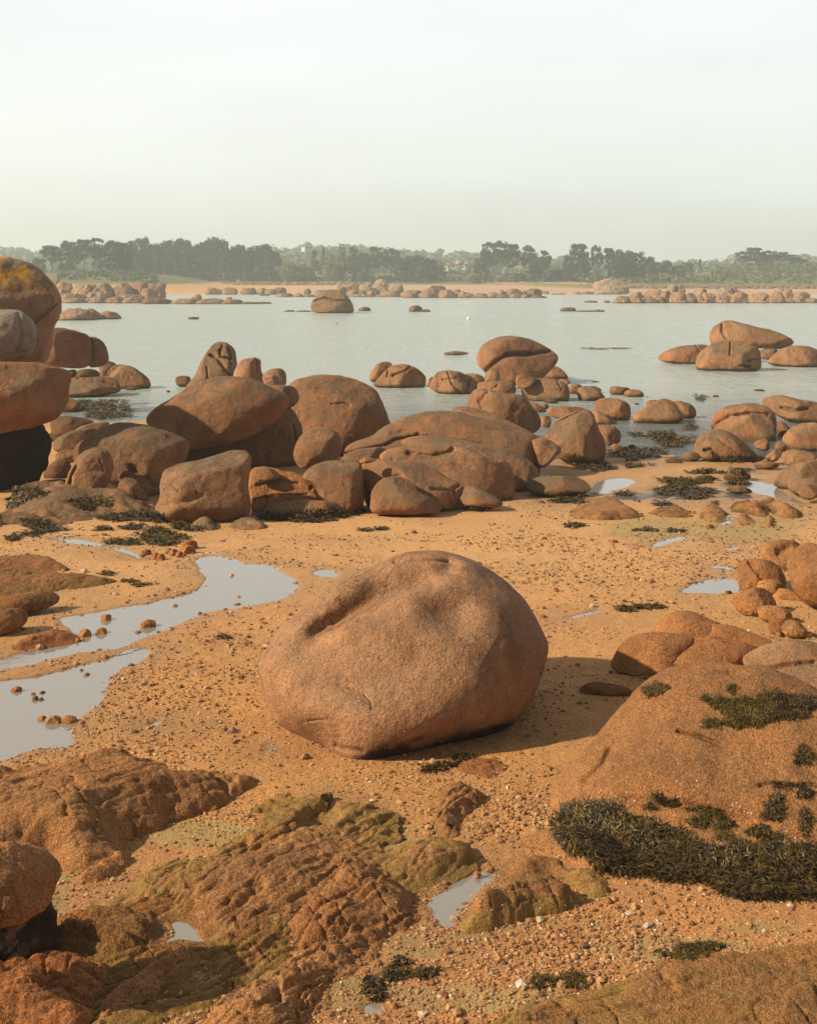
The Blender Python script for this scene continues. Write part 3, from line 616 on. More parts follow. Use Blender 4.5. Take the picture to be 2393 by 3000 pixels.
# outcrop at the right: one bed of rock split by cracks into lobes
g = G(2030, 1960); oc = bpy.data.objects.new('rock_outcrop', None); C.objects.link(oc); oc.location = tuple(g)
tag(oc, 'low cracked outcrop of rounded lobes right of the main boulder', 'rock outcrop')
for Yc, th, p in [(14.3, .9, [(800,790),(820,740),(845,705),(900,665),(960,646),(1040,658),(1100,685),(1180,710),(1230,760),(1100,800),(930,800)]),
                  (14.05, .8, [(830,800),(870,750),(930,710),(1060,704),(1180,720),(1200,760),(1100,800),(960,830)]),
                  (13.85, .5, [(1050,800),(1070,765),(1110,735),(1200,725),(1320,755),(1400,780),(1510,825),(1440,870),(1250,870),(1100,840)]),
                  (None, .6, [(560,960),(580,920),(620,855),(680,808),(750,780),(850,765),(1000,775),(1040,800),(960,900),(900,1000),(760,1010),(600,985)]),
                  (None, .6, [(840,960),(870,905),(930,850),(1040,790),(1160,788),(1320,815),(1430,840),(1330,920),(1200,975),(1010,1025),(880,1020)])]:
    rock('', 'H', p, Y=Yc, thick=th, e=.8, lvl=6, lean=.5, amp=.03, amp2=.02, fcut=1, mat=M_ledge, name='rock_lobe', parent=oc, tint=(1, .95, .92))
rock('smooth rounded tan boulder at the right edge behind the seaweed-draped dome', 'H', [(1300,960),(1360,900),(1450,855),(1540,825),(1640,818),(1900,840),(2000,1000),(1800,1100),(1500,1060),(1350,1010)], Y=12.4, thick=.7, lvl=6, lean=.5, amp=.015, mat=M_rock, grooves=[([(1450,980),(1550,950),(1700,940)], 12, .06)])
rock('flat brown rock lying in the main boulder shadow', 'H', [(382,1105),(400,1075),(460,1048),(520,1050),(600,1060),(685,1080),(690,1115),(600,1125),(480,1120),(400,1120)], lvl=5, thick=.8, amp=.05, amp2=.03, mat=M_ledge, name='rock', cat='rock', tint=(.9, .82, .8))
rock('low red rock at the shadow edge below the cracked outcrop', 'H', [(680,1030),(720,1000),(800,980),(880,990),(900,1020),(800,1040)], lvl=5, thick=.8, amp=.05, mat=M_ledge, name='rock', cat='rock')
R_ = lambda lab, pts, **k: rock(lab, 'H', pts, **k)
kw = dict(group='boulders along the right edge of the beach', mat=M_ledge)
R_('angular boulder with a shaded hollow near the right edge, topmost of its row', [(1402,330),(1415,290),(1450,262),(1520,250),(1600,258),(1655,285),(1670,360),(1600,410),(1520,420),(1430,370)], lvl=6, grooves=[([(1480,330),(1540,310),(1560,270)], 28, .08)], **kw)
R_('squarish grooved boulder standing in the right puddle', [(1262,400),(1290,375),(1350,362),(1430,358),(1500,395),(1535,440),(1540,500),(1440,520),(1320,535),(1275,500)], lvl=6, amp2=.02, grooves=[([(1340,380),(1380,430),(1420,480)], 10, .06)], **kw)
R_('tall round boulder cut off by the right edge of the beach', [(1560,440),(1570,350),(1600,310),(1680,270),(1800,300),(1850,450),(1780,590),(1660,590),(1590,530)], lvl=6, Y=15.6, **kw)
R_('small rock tucked behind the oval brown boulder at right', [(1370,520),(1395,485),(1450,472),(1510,480),(1555,520),(1540,560),(1400,560)], **kw)
R_('oval brown boulder with a rough surface at right', [(1240,600),(1250,575),(1300,540),(1380,515),(1440,530),(1480,570),(1498,620),(1440,655),(1350,668),(1280,655)], lvl=6, amp2=.02, **kw)
R_('wedge of rock between the oval boulder and right edge', [(1445,545),(1480,525),(1560,525),(1620,560),(1670,590),(1670,630),(1580,645),(1500,630),(1470,580)], lvl=5, Y=15.9, **kw)
R_('low rough boulder beneath the oval one at right', [(1385,660),(1400,630),(1460,617),(1520,622),(1585,665),(1560,700),(1470,712),(1400,700)], amp2=.03, **kw)
R_('small weedy rock left of a rounded lump at right', [(1445,750),(1450,705),(1490,690),(1545,700),(1560,740),(1520,775),(1460,775)], amp2=.03, tint=(.8, .75, .65), **kw)
R_('rounded lumpy rock nearest the smooth tan boulder at right', [(1508,760),(1520,715),(1570,695),(1630,715),(1668,760),(1640,790),(1560,795)], amp2=.03, **kw)
for lab, p, h, a in [('sand-coloured dome of rock rising from the middle of the beach', [(300,125),(370,90),(430,50),(500,28),(580,28),(640,55),(700,100),(760,115),(700,135),(450,140)], .22, .1),
                  ('weedy hump left of the yellow pebble on the wet flats', [(760,105),(830,80),(920,60),(990,80),(1040,110),(960,130),(820,125)], .10, .6),
                  ('yellow-green lumpy rock on the wet flats at right', [(1050,110),(1090,75),(1150,70),(1210,95),(1245,125),(1200,155),(1100,150)], .14, .8),
                  ('lumpy brown rock on the wet flats, upper left of a pair', [(1250,70),(1290,35),(1340,40),(1400,60),(1480,90),(1470,120),(1350,115),(1270,95)], .22, .45),
                  ('lumpy brown rock on the wet flats beside the right edge', [(1395,60),(1420,30),(1470,35),(1550,70),(1620,100),(1625,130),(1520,125),(1430,90)], .24, .45),
                  ('brown mossy rock beside the little puddle at right', [(1248,150),(1260,120),(1320,110),(1370,125),(1392,160),(1330,168),(1265,168)], .22, .2),
                  ('tan knobbly rock right of the little puddle', [(1395,160),(1420,115),(1470,118),(1510,150),(1500,175),(1430,178)], .18, .5),
                  ('thin mossy rock band near the top right puddles', [(1080,60),(1110,30),(1180,25),(1200,45),(1150,70)], .06, .7)]:
    ledge(lab, 'H', p, h=h, edge=.45 if h > .2 else .3, res=.025, strata=(5, .004 if 'dome' in lab else .03, 1), amp=.1 if 'dome' in lab else .4, alg=a, group='rocks on the wet flats', mat=M_ledge, rough=.008)
# ---------------------------------------------------------------- the middle belt of boulders
def MR(reg):
    return lambda lab, pts, **k: rock(lab, reg, pts, **k)
C_, D_, E_, S_ = MR('C'), MR('D'), MR('E'), MR('S')
ledge('low weed-strewn bed of rock under the left boulders', 'C', [(-250,1130),(50,1045),(110,1010),(180,990),(280,955,.1),(400,925,.15),(470,945,.15),(620,945,.1),(720,960),(850,985),(880,1060),(800,1080),(600,1085),(400,1110),(200,1130),(50,1110),(-250,1180)], h=.42, edge=.9, res=.035, strata=(3, .03, .7), amp=.5, lowf=.7, alg=.12, mat=M_rock, rough=.01)
ledge('low sandy rock hump in front of the cube-shaped boulder', 'C', [(1060,1150),(1090,1110),(1140,1096),(1200,1103),(1240,1130),(1220,1155)], h=.2, edge=.3, res=.03, strata=(3, .01, 1), mat=M_rock)
ledge('second low sandy rock hump right of the cube-shaped boulder', 'C', [(1260,1145),(1290,1110),(1350,1096),(1430,1105),(1500,1125),(1480,1145)], h=.16, edge=.3, res=.03, strata=(3, .01, 1), mat=M_rock)
# left stack
S_('huge rock with yellow lichen on its crown at the top left edge', [(-190,800),(-80,752),(28,746),(80,765),(130,800),(165,840),(177,880),(172,925),(152,965),(146,1010),(136,1075),(40,1110),(-100,1090),(-220,950)], Y=28.0, lvl=7, thick=.8, lean=.1, amp=.025, amp2=.012, mat=M_lich, fcut=1, grooves=[([(60,970),(110,930),(176,880)], 7, .15)], tint=(1,1,1), bury=0)
S_('pale grey rock in front of the lichen-topped one at left', [(-120,950),(-40,912),(28,905),(62,911),(90,935),(103,978),(95,1030),(66,1062),(-60,1070),(-140,1030)], Y=26.4, lvl=6, mat=M_pale, fcut=1, grooves=[([(55,920),(62,980),(50,1030)], 6, .06)], bury=0)
C_('massive undercut boulder at the left edge resting on a dark base', [(-330,300),(-150,215),(50,210),(150,212),(260,232),(350,255),(384,280),(380,400),(370,460),(320,530),(250,565),(100,600),(-100,620),(-330,560)], Y=25.3, lvl=7, thick=.75, lean=-.1, amp=.018, fcut=1, cuts=[(.1,-.7,.7,.8)], bumps=[(200,260,250,50,-.1)], bury=0)
C_('black shaded base rock under the massive left boulder', [(-330,540),(50,570),(200,560),(285,540),(300,600),(315,700),(300,760),(240,830),(200,900),(100,940),(-330,960)], Y=25.9, lvl=6, thick=.6, lean=-.45, amp=.05, amp2=.03, tint=(.10,.085,.075))  # undercut shade put into the rock colour by a near-black tint
C_('long flat-bottomed boulder perched behind the left stack', [(240,120),(255,50),(290,14),(380,22),(470,50),(500,70),(515,140),(512,240),(420,254),(300,240),(245,218)], Y=41, lvl=6, thick=.9, lean=.1, cuts=[(.2,.3,.9,.9)], tint=(.85,.8,.8), bury=0)
C_('rounded end boulder leaning on the perched flat-bottomed one', [(480,90),(500,68),(545,72),(590,110),(606,150),(613,205),(590,232),(540,243),(490,240)], Y=41.5, lvl=5, thick=.9, tint=(.85,.8,.8), bury=0)
C_('small dark prop stone under the perched boulder', [(375,255),(430,250),(432,290),(410,300),(370,300)], Y=40.5, lvl=4, tint=(.6,.55,.55), name='rock', cat='rock', bury=0)
C_('dark flat rock in the gap below the perched boulder', [(425,262),(470,250),(530,250),(560,275),(570,292),(430,295)], Y=43, lvl=4, tint=(.6,.6,.6), name='rock', cat='rock')
C_('ridged boulder at the water edge right of the perched one', [(603,280),(625,240),(660,220),(740,235),(800,275),(838,310),(846,345),(810,358),(700,362),(650,340),(610,310)], lvl=6, grooves=[([(680,225),(640,260),(610,290)], 14, .1)])
C_('small pale-topped rock behind the ridged shore boulder', [(550,205),(600,203),(660,218),(640,250),(600,292),(560,280),(553,240)], Y=51, lvl=5, name='rock', cat='rock')
C_('broad flat rock sloping into the water at left', [(340,330),(400,285),(480,270),(560,290),(640,300),(670,340),(677,378),(560,400),(440,405),(350,400)], lvl=6, lean=.5, thick=1.0, amp2=.012, grooves=[([(440,300),(560,320),(640,345)], 8, .08), ([(520,375),(660,360)], 5, .06)])
C_('thin sliver of rock at the waterline below the ridged boulder', [(690,362),(720,352),(770,350),(795,358),(740,370)], lvl=4, name='rock', cat='rock')
C_('reddish rock behind the massive left boulder by the inlet', [(320,470),(350,430),(385,410),(420,420),(460,455),(440,480),(360,500)], Y=41, lvl=5, name='rock', cat='rock')
C_('dark rounded rock behind the left stack, above the red ones', [(280,560),(290,525),(340,512),(420,515),(500,535),(540,560),(500,600),(380,625),(300,615)], Y=33.5, lvl=5, tint=(.62,.6,.6), name='rock', cat='rock')
C_('flat rock running behind the wedge boulder at the inlet', [(400,600),(480,560),(560,548),(620,552),(600,600),(480,640),(400,640)], Y=33, lvl=5, name='rock', cat='rock')
C_('smooth reddish rock between the stack and the wedge boulder', [(295,660),(340,620),(430,590),(520,580),(545,600),(470,650),(440,690),(380,710),(310,700)], Y=31, lvl=5, lean=.5, name='rock', cat='rock')
C_('knobbly small rock right of the dark base', [(310,740),(330,710),(380,698),(430,710),(440,750),(400,775),(330,775)], Y=29, lvl=5, amp2=.03, name='rock', cat='rock')
C_('dull red rock beside the egg boulder', [(240,830),(280,780),(330,755),(390,770),(410,800),(400,850),(330,870),(260,860)], Y=27.5, lvl=5, tint=(.8,.75,.75), name='rock', cat='rock')
C_('low shadowed rock at the foot of the left stack', [(85,915),(150,885),(260,870),(370,870),(420,900),(380,940),(200,950),(100,940)], Y=25.2, lvl=5, tint=(.75,.7,.65), name='rock', cat='rock')
C_('small mossy rock in the dark wet corner at left', [(50,1000),(90,975),(130,985),(150,1010),(90,1040),(50,1035)], Y=23.6, lvl=4, tint=(.5,.5,.45), name='rock', cat='rock')
C_('wedge-shaped boulder with a dark shaded right side', [(443,690),(470,640),(560,575),(680,541),(820,558),(960,610),(1050,655),(1076,695),(1066,770),(1000,860),(900,930),(820,960),(740,900),(640,880),(540,830),(450,740)], Y=25.6, lvl=7, thick=.85, lean=.35, amp=.02, fcut=0, cuts=[(-.1,.9,.45,.80),(.75,-.45,.5,.68),(-.3,-.1,.9,.85)], grooves=[([(740,800),(820,850),(860,900)], 18, .12)])
C_('egg-shaped boulder with a split lower left side', [(400,800),(430,745),(500,693),(560,690),(612,720),(634,790),(620,880),(560,930),(470,948),(400,925),(358,905),(378,860)], Y=24.2, lvl=6, grooves=[([(430,790),(400,850),(390,900)], 9, .09), ([(560,760),(580,820)], 5, .03)], fcut=1)
C_('small triangular rock wedged under the wedge-shaped boulder', [(655,960),(665,880),(700,852),(760,870),(800,910),(835,975),(740,985)], Y=24.0, lvl=5, tint=(.85,.8,.8), name='rock', cat='rock')
C_('long tilted slab boulder resting on the upright red rock', [(821,545),(845,490),(930,430),(1040,370),(1130,318),(1220,289),(1310,286),(1420,310),(1500,345),(1590,385),(1626,430),(1612,490),(1540,560),(1420,630),(1250,672),(1080,700),(980,650),(880,590)], Y=28.2, lvl=7, thick=.75, lean=.3, amp=.018, fcut=0, cuts=[(-.25,.8,.55,.82),(.45,-.75,.5,.80),(-.2,-.2,.95,.86)], tint=(.95,.93,.9), bury=0)
C_('upright red rock under the right end of the tilted slab', [(1060,780),(1080,690),(1250,600),(1480,540),(1600,440),(1680,460),(1700,600),(1695,700),(1655,800),(1560,845),(1400,850),(1200,850),(1080,840)], Y=29.4, lvl=6, thick=.55, lean=.1, amp=.03, amp2=.015, grooves=[([(1640,560),(1655,680)], 8, .08),([(1480,700),(1500,800)],12,.06)], tint=(.9,.85,.85))
C_('rounded knob rock behind the right tip of the tilted slab', [(1470,345),(1540,338),(1610,340),(1660,358),(1684,405),(1665,440),(1600,470),(1500,450),(1450,400)], Y=29.6, lvl=5, tint=(.95,.9,.9), name='rock', cat='rock')
C_('cube-shaped boulder in front with a slanting top', [(898,850),(912,800),(1000,778),(1160,750),(1240,725),(1310,708),(1385,714),(1410,750),(1400,830),(1392,920),(1408,1000),(1392,1075),(1300,1110),(1100,1112),(930,1095),(875,1040),(872,1010),(905,960),(900,900)], Y=22.35, lvl=7, thick=.85, e=.7, lean=.3, amp=.02, fcut=0, cuts=[(-.1,.85,.5,.80),(.1,-.1,1,.80),(-.8,.1,.6,.9),(.05,-.75,.6,.84)], grooves=[([(905,880),(960,895),(1000,930)], 6, .05), ([(880,1020),(1000,1000),(1130,960)], 20, .05)], dark=[([(1098,938),(1104,943)], 7)], bury=.03)
# centre
D_('big grey-brown rounded hump behind the tilted slab', [(262,345),(340,300),(450,280),(600,288),(700,330),(770,370),(805,430),(830,510),(862,565),(800,660),(620,720),(420,680),(300,540),(250,420)], Y=31.6, lvl=7, thick=.8, lean=.45, amp=.016, fcut=1, cuts=[(-.2,.2,.95,.85)], grooves=[([(520,445),(590,440),(620,452)], 5, .05)], tint=(.97,.94,.9))
D_('upright egg boulder balanced on the block beside it', [(302,745),(318,660),(370,600),(440,574),(500,571),(562,610),(582,655),(571,755),(480,782),(370,812),(335,802)], Y=25.0, lvl=6, thick=.85, lean=.2, amp=.015, fcut=0, cuts=[(.75,-.25,.6,.72),(-.6,-.3,.7,.9)], bury=0)
D_('rough cracked rock between the cube-shaped boulder and the block', [(50,840),(90,800),(200,808),(260,830),(340,840),(430,870),(465,960),(490,1000),(460,1070),(300,1085),(75,1090),(50,980)], Y=23.7, lvl=7, amp=.03, amp2=.022, lean=.4, mat=M_ledge, tint=(1,.95,.92), grooves=[([(400,920),(450,870)], 8, .08), ([(100,900),(220,870),(330,890)], 8, .06), ([(90,980),(200,960),(380,950)], 8, .05)])
D_('rounded knob on top of the rough cracked rock', [(82,840),(90,810),(140,798),(200,810),(228,840),(215,870),(150,880),(100,870)], Y=23.5, lvl=5, mat=M_ledge, name='rock', cat='rock')
D_('squared block with a sheer shaded right side', [(345,850),(420,782),(520,758),(640,765),(690,785),(699,880),(705,1040),(600,1050),(470,1040),(440,920),(380,880)], Y=23.5, lvl=6, e=.72, lean=.35, amp=.018, fcut=0, cuts=[(0,.85,.5,.8),(-.1,-.1,1,.85),(.95,0,.2,.93)])
D_('long low whaleback rock above the weed bank', [(95,1060),(130,1025),(200,1000),(330,984),(480,988),(600,1012),(640,1040),(520,1075),(250,1085)], Y=22.6, lvl=6, lean=.6, thick=.7)
D_('broad rock with a stepped right edge behind the low nose', [(670,800),(700,765),(760,755),(870,765),(1000,770),(1080,800),(1160,850),(1240,890),(1278,940),(1275,1015),(1100,1035),(900,1040),(760,960),(690,870)], Y=23.9, lvl=7, lean=.5, amp=.025, amp2=.014, cuts=[(.7,-.3,.6,.8)], grooves=[([(1080,920),(1180,930),(1230,900)], 9, .08), ([(1200,930),(1220,1000)], 9, .07), ([(800,870),(900,850),(1000,940)], 12, .06)])
D_('low nose of rock reaching the sand in the centre', [(733,1020),(738,930),(790,868),(860,850),(930,860),(990,895),(1010,945),(1080,970),(1160,1020),(1120,1050),(900,1055),(760,1050)], Y=22.9, lvl=6, lean=.45, amp=.02, cuts=[(-.2,.3,.9,.85)])
D_('wide smooth rock with a hooked groove near its top', [(765,750),(830,700),(950,680),(1150,666),(1290,690),(1380,720),(1500,760),(1540,830),(1552,950),(1500,1000),(1350,1010),(1200,1000),(1060,900),(880,830)], Y=25.2, lvl=7, lean=.55, amp=.02, amp2=.012, cuts=[(.75,-.3,.5,.82)], grooves=[([(950,720),(1080,735),(1180,715),(1200,695)], 12, .10), ([(1290,690),(1400,745),(1450,760)], 9, .08), ([(860,770),(1000,760),(1300,800)], 14, .05)])
D_('apron of rock sloping to the sand on the right of the stepped rock', [(1240,900),(1320,910),(1430,960),(1490,1000),(1440,1020),(1280,1020),(1220,980)], Y=23.6, lvl=5, lean=.6, name='rock', cat='rock')
D_('rounded shoulder rock at the right end of the middle outcrop', [(880,670),(950,632),(1050,618),(1200,640),(1330,668),(1480,690),(1580,730),(1665,790),(1702,860),(1685,915),(1590,945),(1500,960),(1300,900),(1050,780)], Y=26.6, lvl=7, lean=.55, amp=.02, fcut=1, cuts=[(.7,-.3,.6,.85)])
D_('long humpbacked slab crowning the middle outcrop', [(572,722),(620,662),(740,635),(780,590),(880,538),(980,500),(1100,485),(1240,493),(1400,533),(1560,578),(1660,620),(1718,680),(1725,800),(1700,870),(1400,880),(1000,800),(760,770),(600,745)], Y=28.3, lvl=7, lean=.6, thick=.6, amp=.012, amp2=.006, fcut=0, cuts=[(.8,-.2,.4,.85)], grooves=[([(575,720),(700,700),(830,670),(880,640),(1000,618)], 9, .14), ([(860,610),(940,600),(1000,615)], 14, .08), ([(1000,620),(1200,650),(1400,690),(1500,720)], 10, .1)], tint=(.97,.94,.92))
D_('flat slab tucked beside the egg boulder', [(560,765),(600,720),(700,692),(840,685),(830,730),(720,780),(580,790)], Y=26.3, lvl=5, lean=.5, name='rock', cat='rock')
D_('small pale flat stone on top of the broad rock', [(668,765),(690,748),(740,746),(780,755),(740,775),(680,778)], Y=23.6, lvl=4, name='stone', cat='stone', tint=(1.1,1.05,1))
D_('ridge of rock rising behind the humpbacked slab', [(1178,482),(1230,460),(1300,463),(1400,488),(1500,540),(1620,590),(1725,640),(1700,700),(1400,620),(1200,550)], Y=30.6, lvl=6, lean=.4)
D_('rugged twin-lobed boulder behind the middle outcrop', [(1254,445),(1270,400),(1320,364),(1400,368),(1500,384),(1590,398),(1632,450),(1690,510),(1692,560),(1650,592),(1560,580),(1450,560),(1350,520),(1270,475)], Y=33, lvl=6, amp=.035, grooves=[([(1390,380),(1350,430),(1360,470)], 12, .1)])
S_('domed upper boulder of the split pair in the shallows', [(1394,1052),(1403,1020),(1430,995),(1480,982),(1530,985),(1592,1010),(1634,1038),(1632,1060),(1590,1085),(1510,1105),(1430,1098),(1402,1078)], Y=52, lvl=7, thick=.85, fcut=1, amp=.015, grooves=[([(1415,1090),(1450,1060),(1490,1038),(1560,1036),(1625,1024)], 5, .30)], tint=(.95,.9,.88), bury=0)
S_('dark lower wedge of the split pair in the shallows', [(1418,1098),(1460,1055),(1500,1042),(1560,1052),(1632,1045),(1634,1060),(1605,1090),(1565,1125),(1480,1130),(1425,1118)], Y=51, lvl=6, thick=.7, lean=-.2, tint=(.8,.74,.72), cuts=[(.3,-.6,.7,.8)])
E_('smooth dome behind the lower wedge of the split pair', [(160,400),(190,350),(240,322),(290,345),(325,385),(330,405),(200,420)], Y=54, lvl=5)
D_('small round boulder under the left side of the split pair', [(1370,295),(1385,265),(1420,256),(1460,272),(1463,310),(1440,320),(1380,318)], Y=49, lvl=5)
D_('cracked tan boulder left of the split pair', [(1055,360),(1085,300),(1110,265),(1180,256),(1250,272),(1320,300),(1340,350),(1300,390),(1150,386)], lvl=6, amp=.025, amp2=.015, grooves=[([(1170,270),(1190,330),(1240,380)], 5, .1), ([(1290,310),(1270,370)], 7, .1), ([(1140,310),(1220,300)], 5, .07)])
D_('low rock joining the cracked tan boulder on its right', [(1250,275),(1320,272),(1375,295),(1375,330),(1290,350)], Y=48, lvl=5, name='rock', cat='rock')
D_('boxy low boulder in front of the split pair', [(1328,345),(1345,322),(1420,314),(1500,320),(1545,335),(1553,385),(1480,392),(1370,388)], Y=44.8, lvl=5, e=.7, grooves=[([(1420,360),(1450,340)], 5, .07)])
E_('round knob left of the squarish tan boulder', [(27,420),(40,380),(80,364),(120,372),(150,400),(120,445),(50,450)], Y=44.5, lvl=5)
E_('squarish tan boulder at the waterline, with a flat top', [(57,460),(65,410),(110,393),(200,398),(270,405),(320,430),(332,480),(328,525),(200,520),(75,515)], lvl=6, e=.72, grooves=[([(265,410),(290,460)], 6, .07)])
E_('small wet rock lying behind the squarish tan boulder', [(270,405),(300,400),(340,408),(338,430),(290,432)], Y=48, lvl=4, name='rock', cat='rock')
E_('low sloping boulder right of the squarish one', [(372,520),(378,455),(420,438),(470,448),(515,480),(538,510),(470,525)], lvl=5, thick=.9)
E_('squat rock behind the low sloping boulder', [(328,490),(330,440),(370,428),(420,440),(380,490)], Y=47, lvl=4, name='rock', cat='rock')
E_('flat rock right of the squat one near floating weed', [(430,445),(470,438),(510,455),(515,472),(470,474)], Y=47.5, lvl=4, name='rock', cat='rock')
E_('dark knobby rock in the shallows, left of a pair', [(553,485),(558,450),(590,442),(640,447),(678,455),(665,480),(610,492)], lvl=5, amp=.05)
E_('flat-topped knobby rock in the shallows, right of a pair', [(620,500),(640,470),(680,457),(730,462),(756,495),(700,503)], lvl=5, amp=.04)
E_('rounded tan boulder standing in still shallow water', [(467,570),(472,530),(510,510),(560,506),(630,518),(672,545),(678,600),(660,625),(570,625),(490,610)], Y=39, lvl=6)
E_('gable-shaped brown boulder in still shallow water', [(686,640),(692,600),(760,560),(830,520),(870,511),(920,530),(960,570),(975,635),(850,648),(730,648)], lvl=6, thick=.8, grooves=[([(930,540),(960,600)], 8, .04)])
E_('rock peeping out behind the gable-shaped boulder', [(750,545),(770,522),(830,517),(880,530),(800,570)], Y=40, lvl=4, name='rock', cat='rock')
E_('rounded rock on the right behind the gable-shaped boulder', [(900,530),(950,520),(1010,540),(1046,570),(1045,612),(960,618),(930,590)], Y=39.3, lvl=5)
E_('long flat red rock behind the triangular boulder', [(200,590),(215,565),(290,552),(380,555),(450,575),(470,600),(380,620),(250,622)], Y=37.5, lvl=5)
E_('flat triangular slab at the water behind the tall boulder', [(455,600),(470,572),(520,590),(580,620),(620,645),(540,655),(470,650)], Y=35.5, lvl=5)
E_('small square rock left of the triangular boulder', [(170,660),(175,612),(220,603),(235,630),(225,675)], Y=34.5, lvl=4, name='rock', cat='rock')
E_('slanting small rock under the squarish tan boulder', [(100,525),(140,530),(190,560),(205,590),(170,608),(110,580)], Y=41, lvl=4, name='rock', cat='rock')
E_('rounded pebble-like rock beside the slanting small rock', [(165,560),(180,540),(215,540),(218,565),(190,572)], Y=41.5, lvl=4, name='rock', cat='rock')
E_('thin pale rock awash below the squarish tan boulder', [(180,530),(210,514),(250,516),(280,532),(230,540)], lvl=4, name='rock', cat='rock')
E_('tall triangular boulder with a sharp lit ridge', [(195,718),(250,640),(330,590),(400,575),(460,580),(486,640),(498,690),(540,740),(572,810),(565,860),(460,880),(370,885),(270,830),(200,760)], Y=30.0, lvl=7, thick=.8, lean=.3, amp=.015, fcut=0, cuts=[(.85,-.1,.5,.50),(-.5,.5,.75,.74),(-.1,-.8,.5,.82)], grooves=[([(250,650),(330,610),(400,582)], 5, .06)])
E_('dark low boulder behind the triangular one', [(485,700),(500,660),(550,655),(610,680),(626,730),(600,765),(540,770)], Y=32, lvl=5)
E_('pale rounded stone at the foot of the dark low boulder', [(555,800),(565,770),(600,762),(635,790),(625,815),(580,815)], lvl=4, name='stone', cat='stone')
E_('reddish rock poking from behind the middle outcrop', [(100,760),(140,740),(200,730),(270,770),(292,800),(240,850),(180,900),(110,850)], Y=28, lvl=5)
E_('flat oval boulder on the sand right of the middle outcrop', [(82,1005),(110,965),(200,944),(320,942),(420,960),(458,1000),(450,1028),(350,1048),(220,1058),(120,1045)], lvl=6, thick=.8, lean=.35, amp=.015)
E_('small stone under the tip of the flat oval boulder', [(352,1055),(365,1030),(400,1028),(415,1055),(385,1065)], lvl=4, name='stone', cat='stone')
# pair out in the water, left centre
D_('smaller boulder leaning behind the veined sea boulder', [(722,315),(740,260),(775,220),(820,207),(860,218),(850,280),(790,318)], Y=52, lvl=5)
D_('veined domed boulder in the sea, centre', [(740,345),(790,290),(830,240),(870,224),(930,222),(990,240),(1035,275),(1052,310),(1040,350),(900,355)], lvl=6, grooves=[([(835,250),(830,290)], 5, .1), ([(860,285),(930,260),(960,235)], 6, .13), ([(880,225),(920,240)], 5, .08)])
D_('small rock between the veined boulder and the cracked tan one', [(1045,345),(1060,305),(1085,290),(1098,320),(1080,350)], Y=48, lvl=4, name='rock', cat='rock')
D_('flat rock barely breaking the sea surface, centre', [(1128,164),(1160,154),(1220,149),(1270,155),(1297,165),(1220,172),(1150,171)], lvl=5, name='rock', cat='rock')
# pinnacle group
C_('tall hooded rock pinnacle with deep folds', [(1040,360),(1045,325),(1100,280),(1130,210),(1165,150),(1205,106),(1245,99),(1300,118),(1325,140),(1322,190),(1336,222),(1310,285),(1290,340),(1180,365),(1080,370)], Y=49, lvl=7, amp=.04, grooves=[([(1230,140),(1235,180),(1290,190)], 6, .2), ([(1275,130),(1290,180),(1290,220)], 6, .2), ([(1180,170),(1220,190),(1265,250),(1290,290)], 9, .22), ([(1160,240),(1165,320)], 6, .12), ([(1245,120),(1235,160)], 5, .12)])
C_('smaller blunt pinnacle beside the tall one', [(1308,300),(1335,215),(1370,190),(1432,181),(1464,200),(1462,250),(1482,300),(1472,345),(1380,350)], Y=48, lvl=6, amp=.035, grooves=[([(1435,190),(1440,260)], 6, .1)])
C_('rounded rock behind the onion-shaped one', [(1468,290),(1505,253),(1560,242),(1602,265),(1606,340),(1540,350),(1480,330)], Y=47.5, lvl=5)
C_('onion-shaped low rock with curved cracks', [(1475,335),(1490,290),(1530,277),(1575,305),(1580,345),(1520,350)], Y=46.5, lvl=5, grooves=[([(1490,310),(1530,300),(1560,330)], 5, .08)])
C_('smooth low oval boulder at the left foot of the pinnacle', [(978,320),(985,292),(1020,285),(1070,293),(1070,330),(1040,352),(1000,345)], Y=50, lvl=5)
C_('tiny rock awash left of the tilted slab', [(928,377),(940,367),(955,372),(952,382)], lvl=3, name='rock', cat='rock')
# right sea group
E_('front boulder of the right sea group, with a notch in its top', [(1042,310),(1055,262),(1100,225),(1180,192),(1260,186),(1340,205),(1390,235),(1404,290),(1402,350),(1200,357),(1045,350)], lvl=6, e=.76, thick=.8, grooves=[([(1233,185),(1232,225),(1231,265)], 4, .18)], dark=[([(1285,325),(1340,332)], 8), ([(1330,300),(1380,290)], 6)], tint=(.95,.97,.95))
E_('long sloping boulder topping the right sea group', [(1118,190),(1130,120),(1180,85),(1230,74),(1310,90),(1400,115),(1460,125),(1550,160),(1600,205),(1580,225),(1480,238),(1400,225),(1300,240),(1150,230)], Y=64, lvl=7, fcut=0, lean=.2, cuts=[(.6,-.6,.5,.75),(-.3,.4,.8,.8)], grooves=[([(1190,95),(1185,130),(1210,170)], 9, .15)], bury=0)
E_('low smooth boulder at the left of the right sea group', [(820,292),(860,250),(960,215),(1050,208),(1130,212),(1130,300),(1020,320),(900,308)], lvl=6, lean=.4, grooves=[([(1040,212),(1060,240)], 5, .1)])
E_('boulder with a sharp lit edge on the right of the sea group', [(1440,320),(1450,290),(1520,235),(1580,212),(1640,210),(1760,250),(1800,330),(1600,335)], lvl=6, cuts=[(.7,.1,.6,.6)])
E_('flat rock under the long sloping boulder', [(1380,285),(1395,235),(1470,228),(1505,240),(1480,292)], Y=62.5, lvl=4, name='rock', cat='rock')
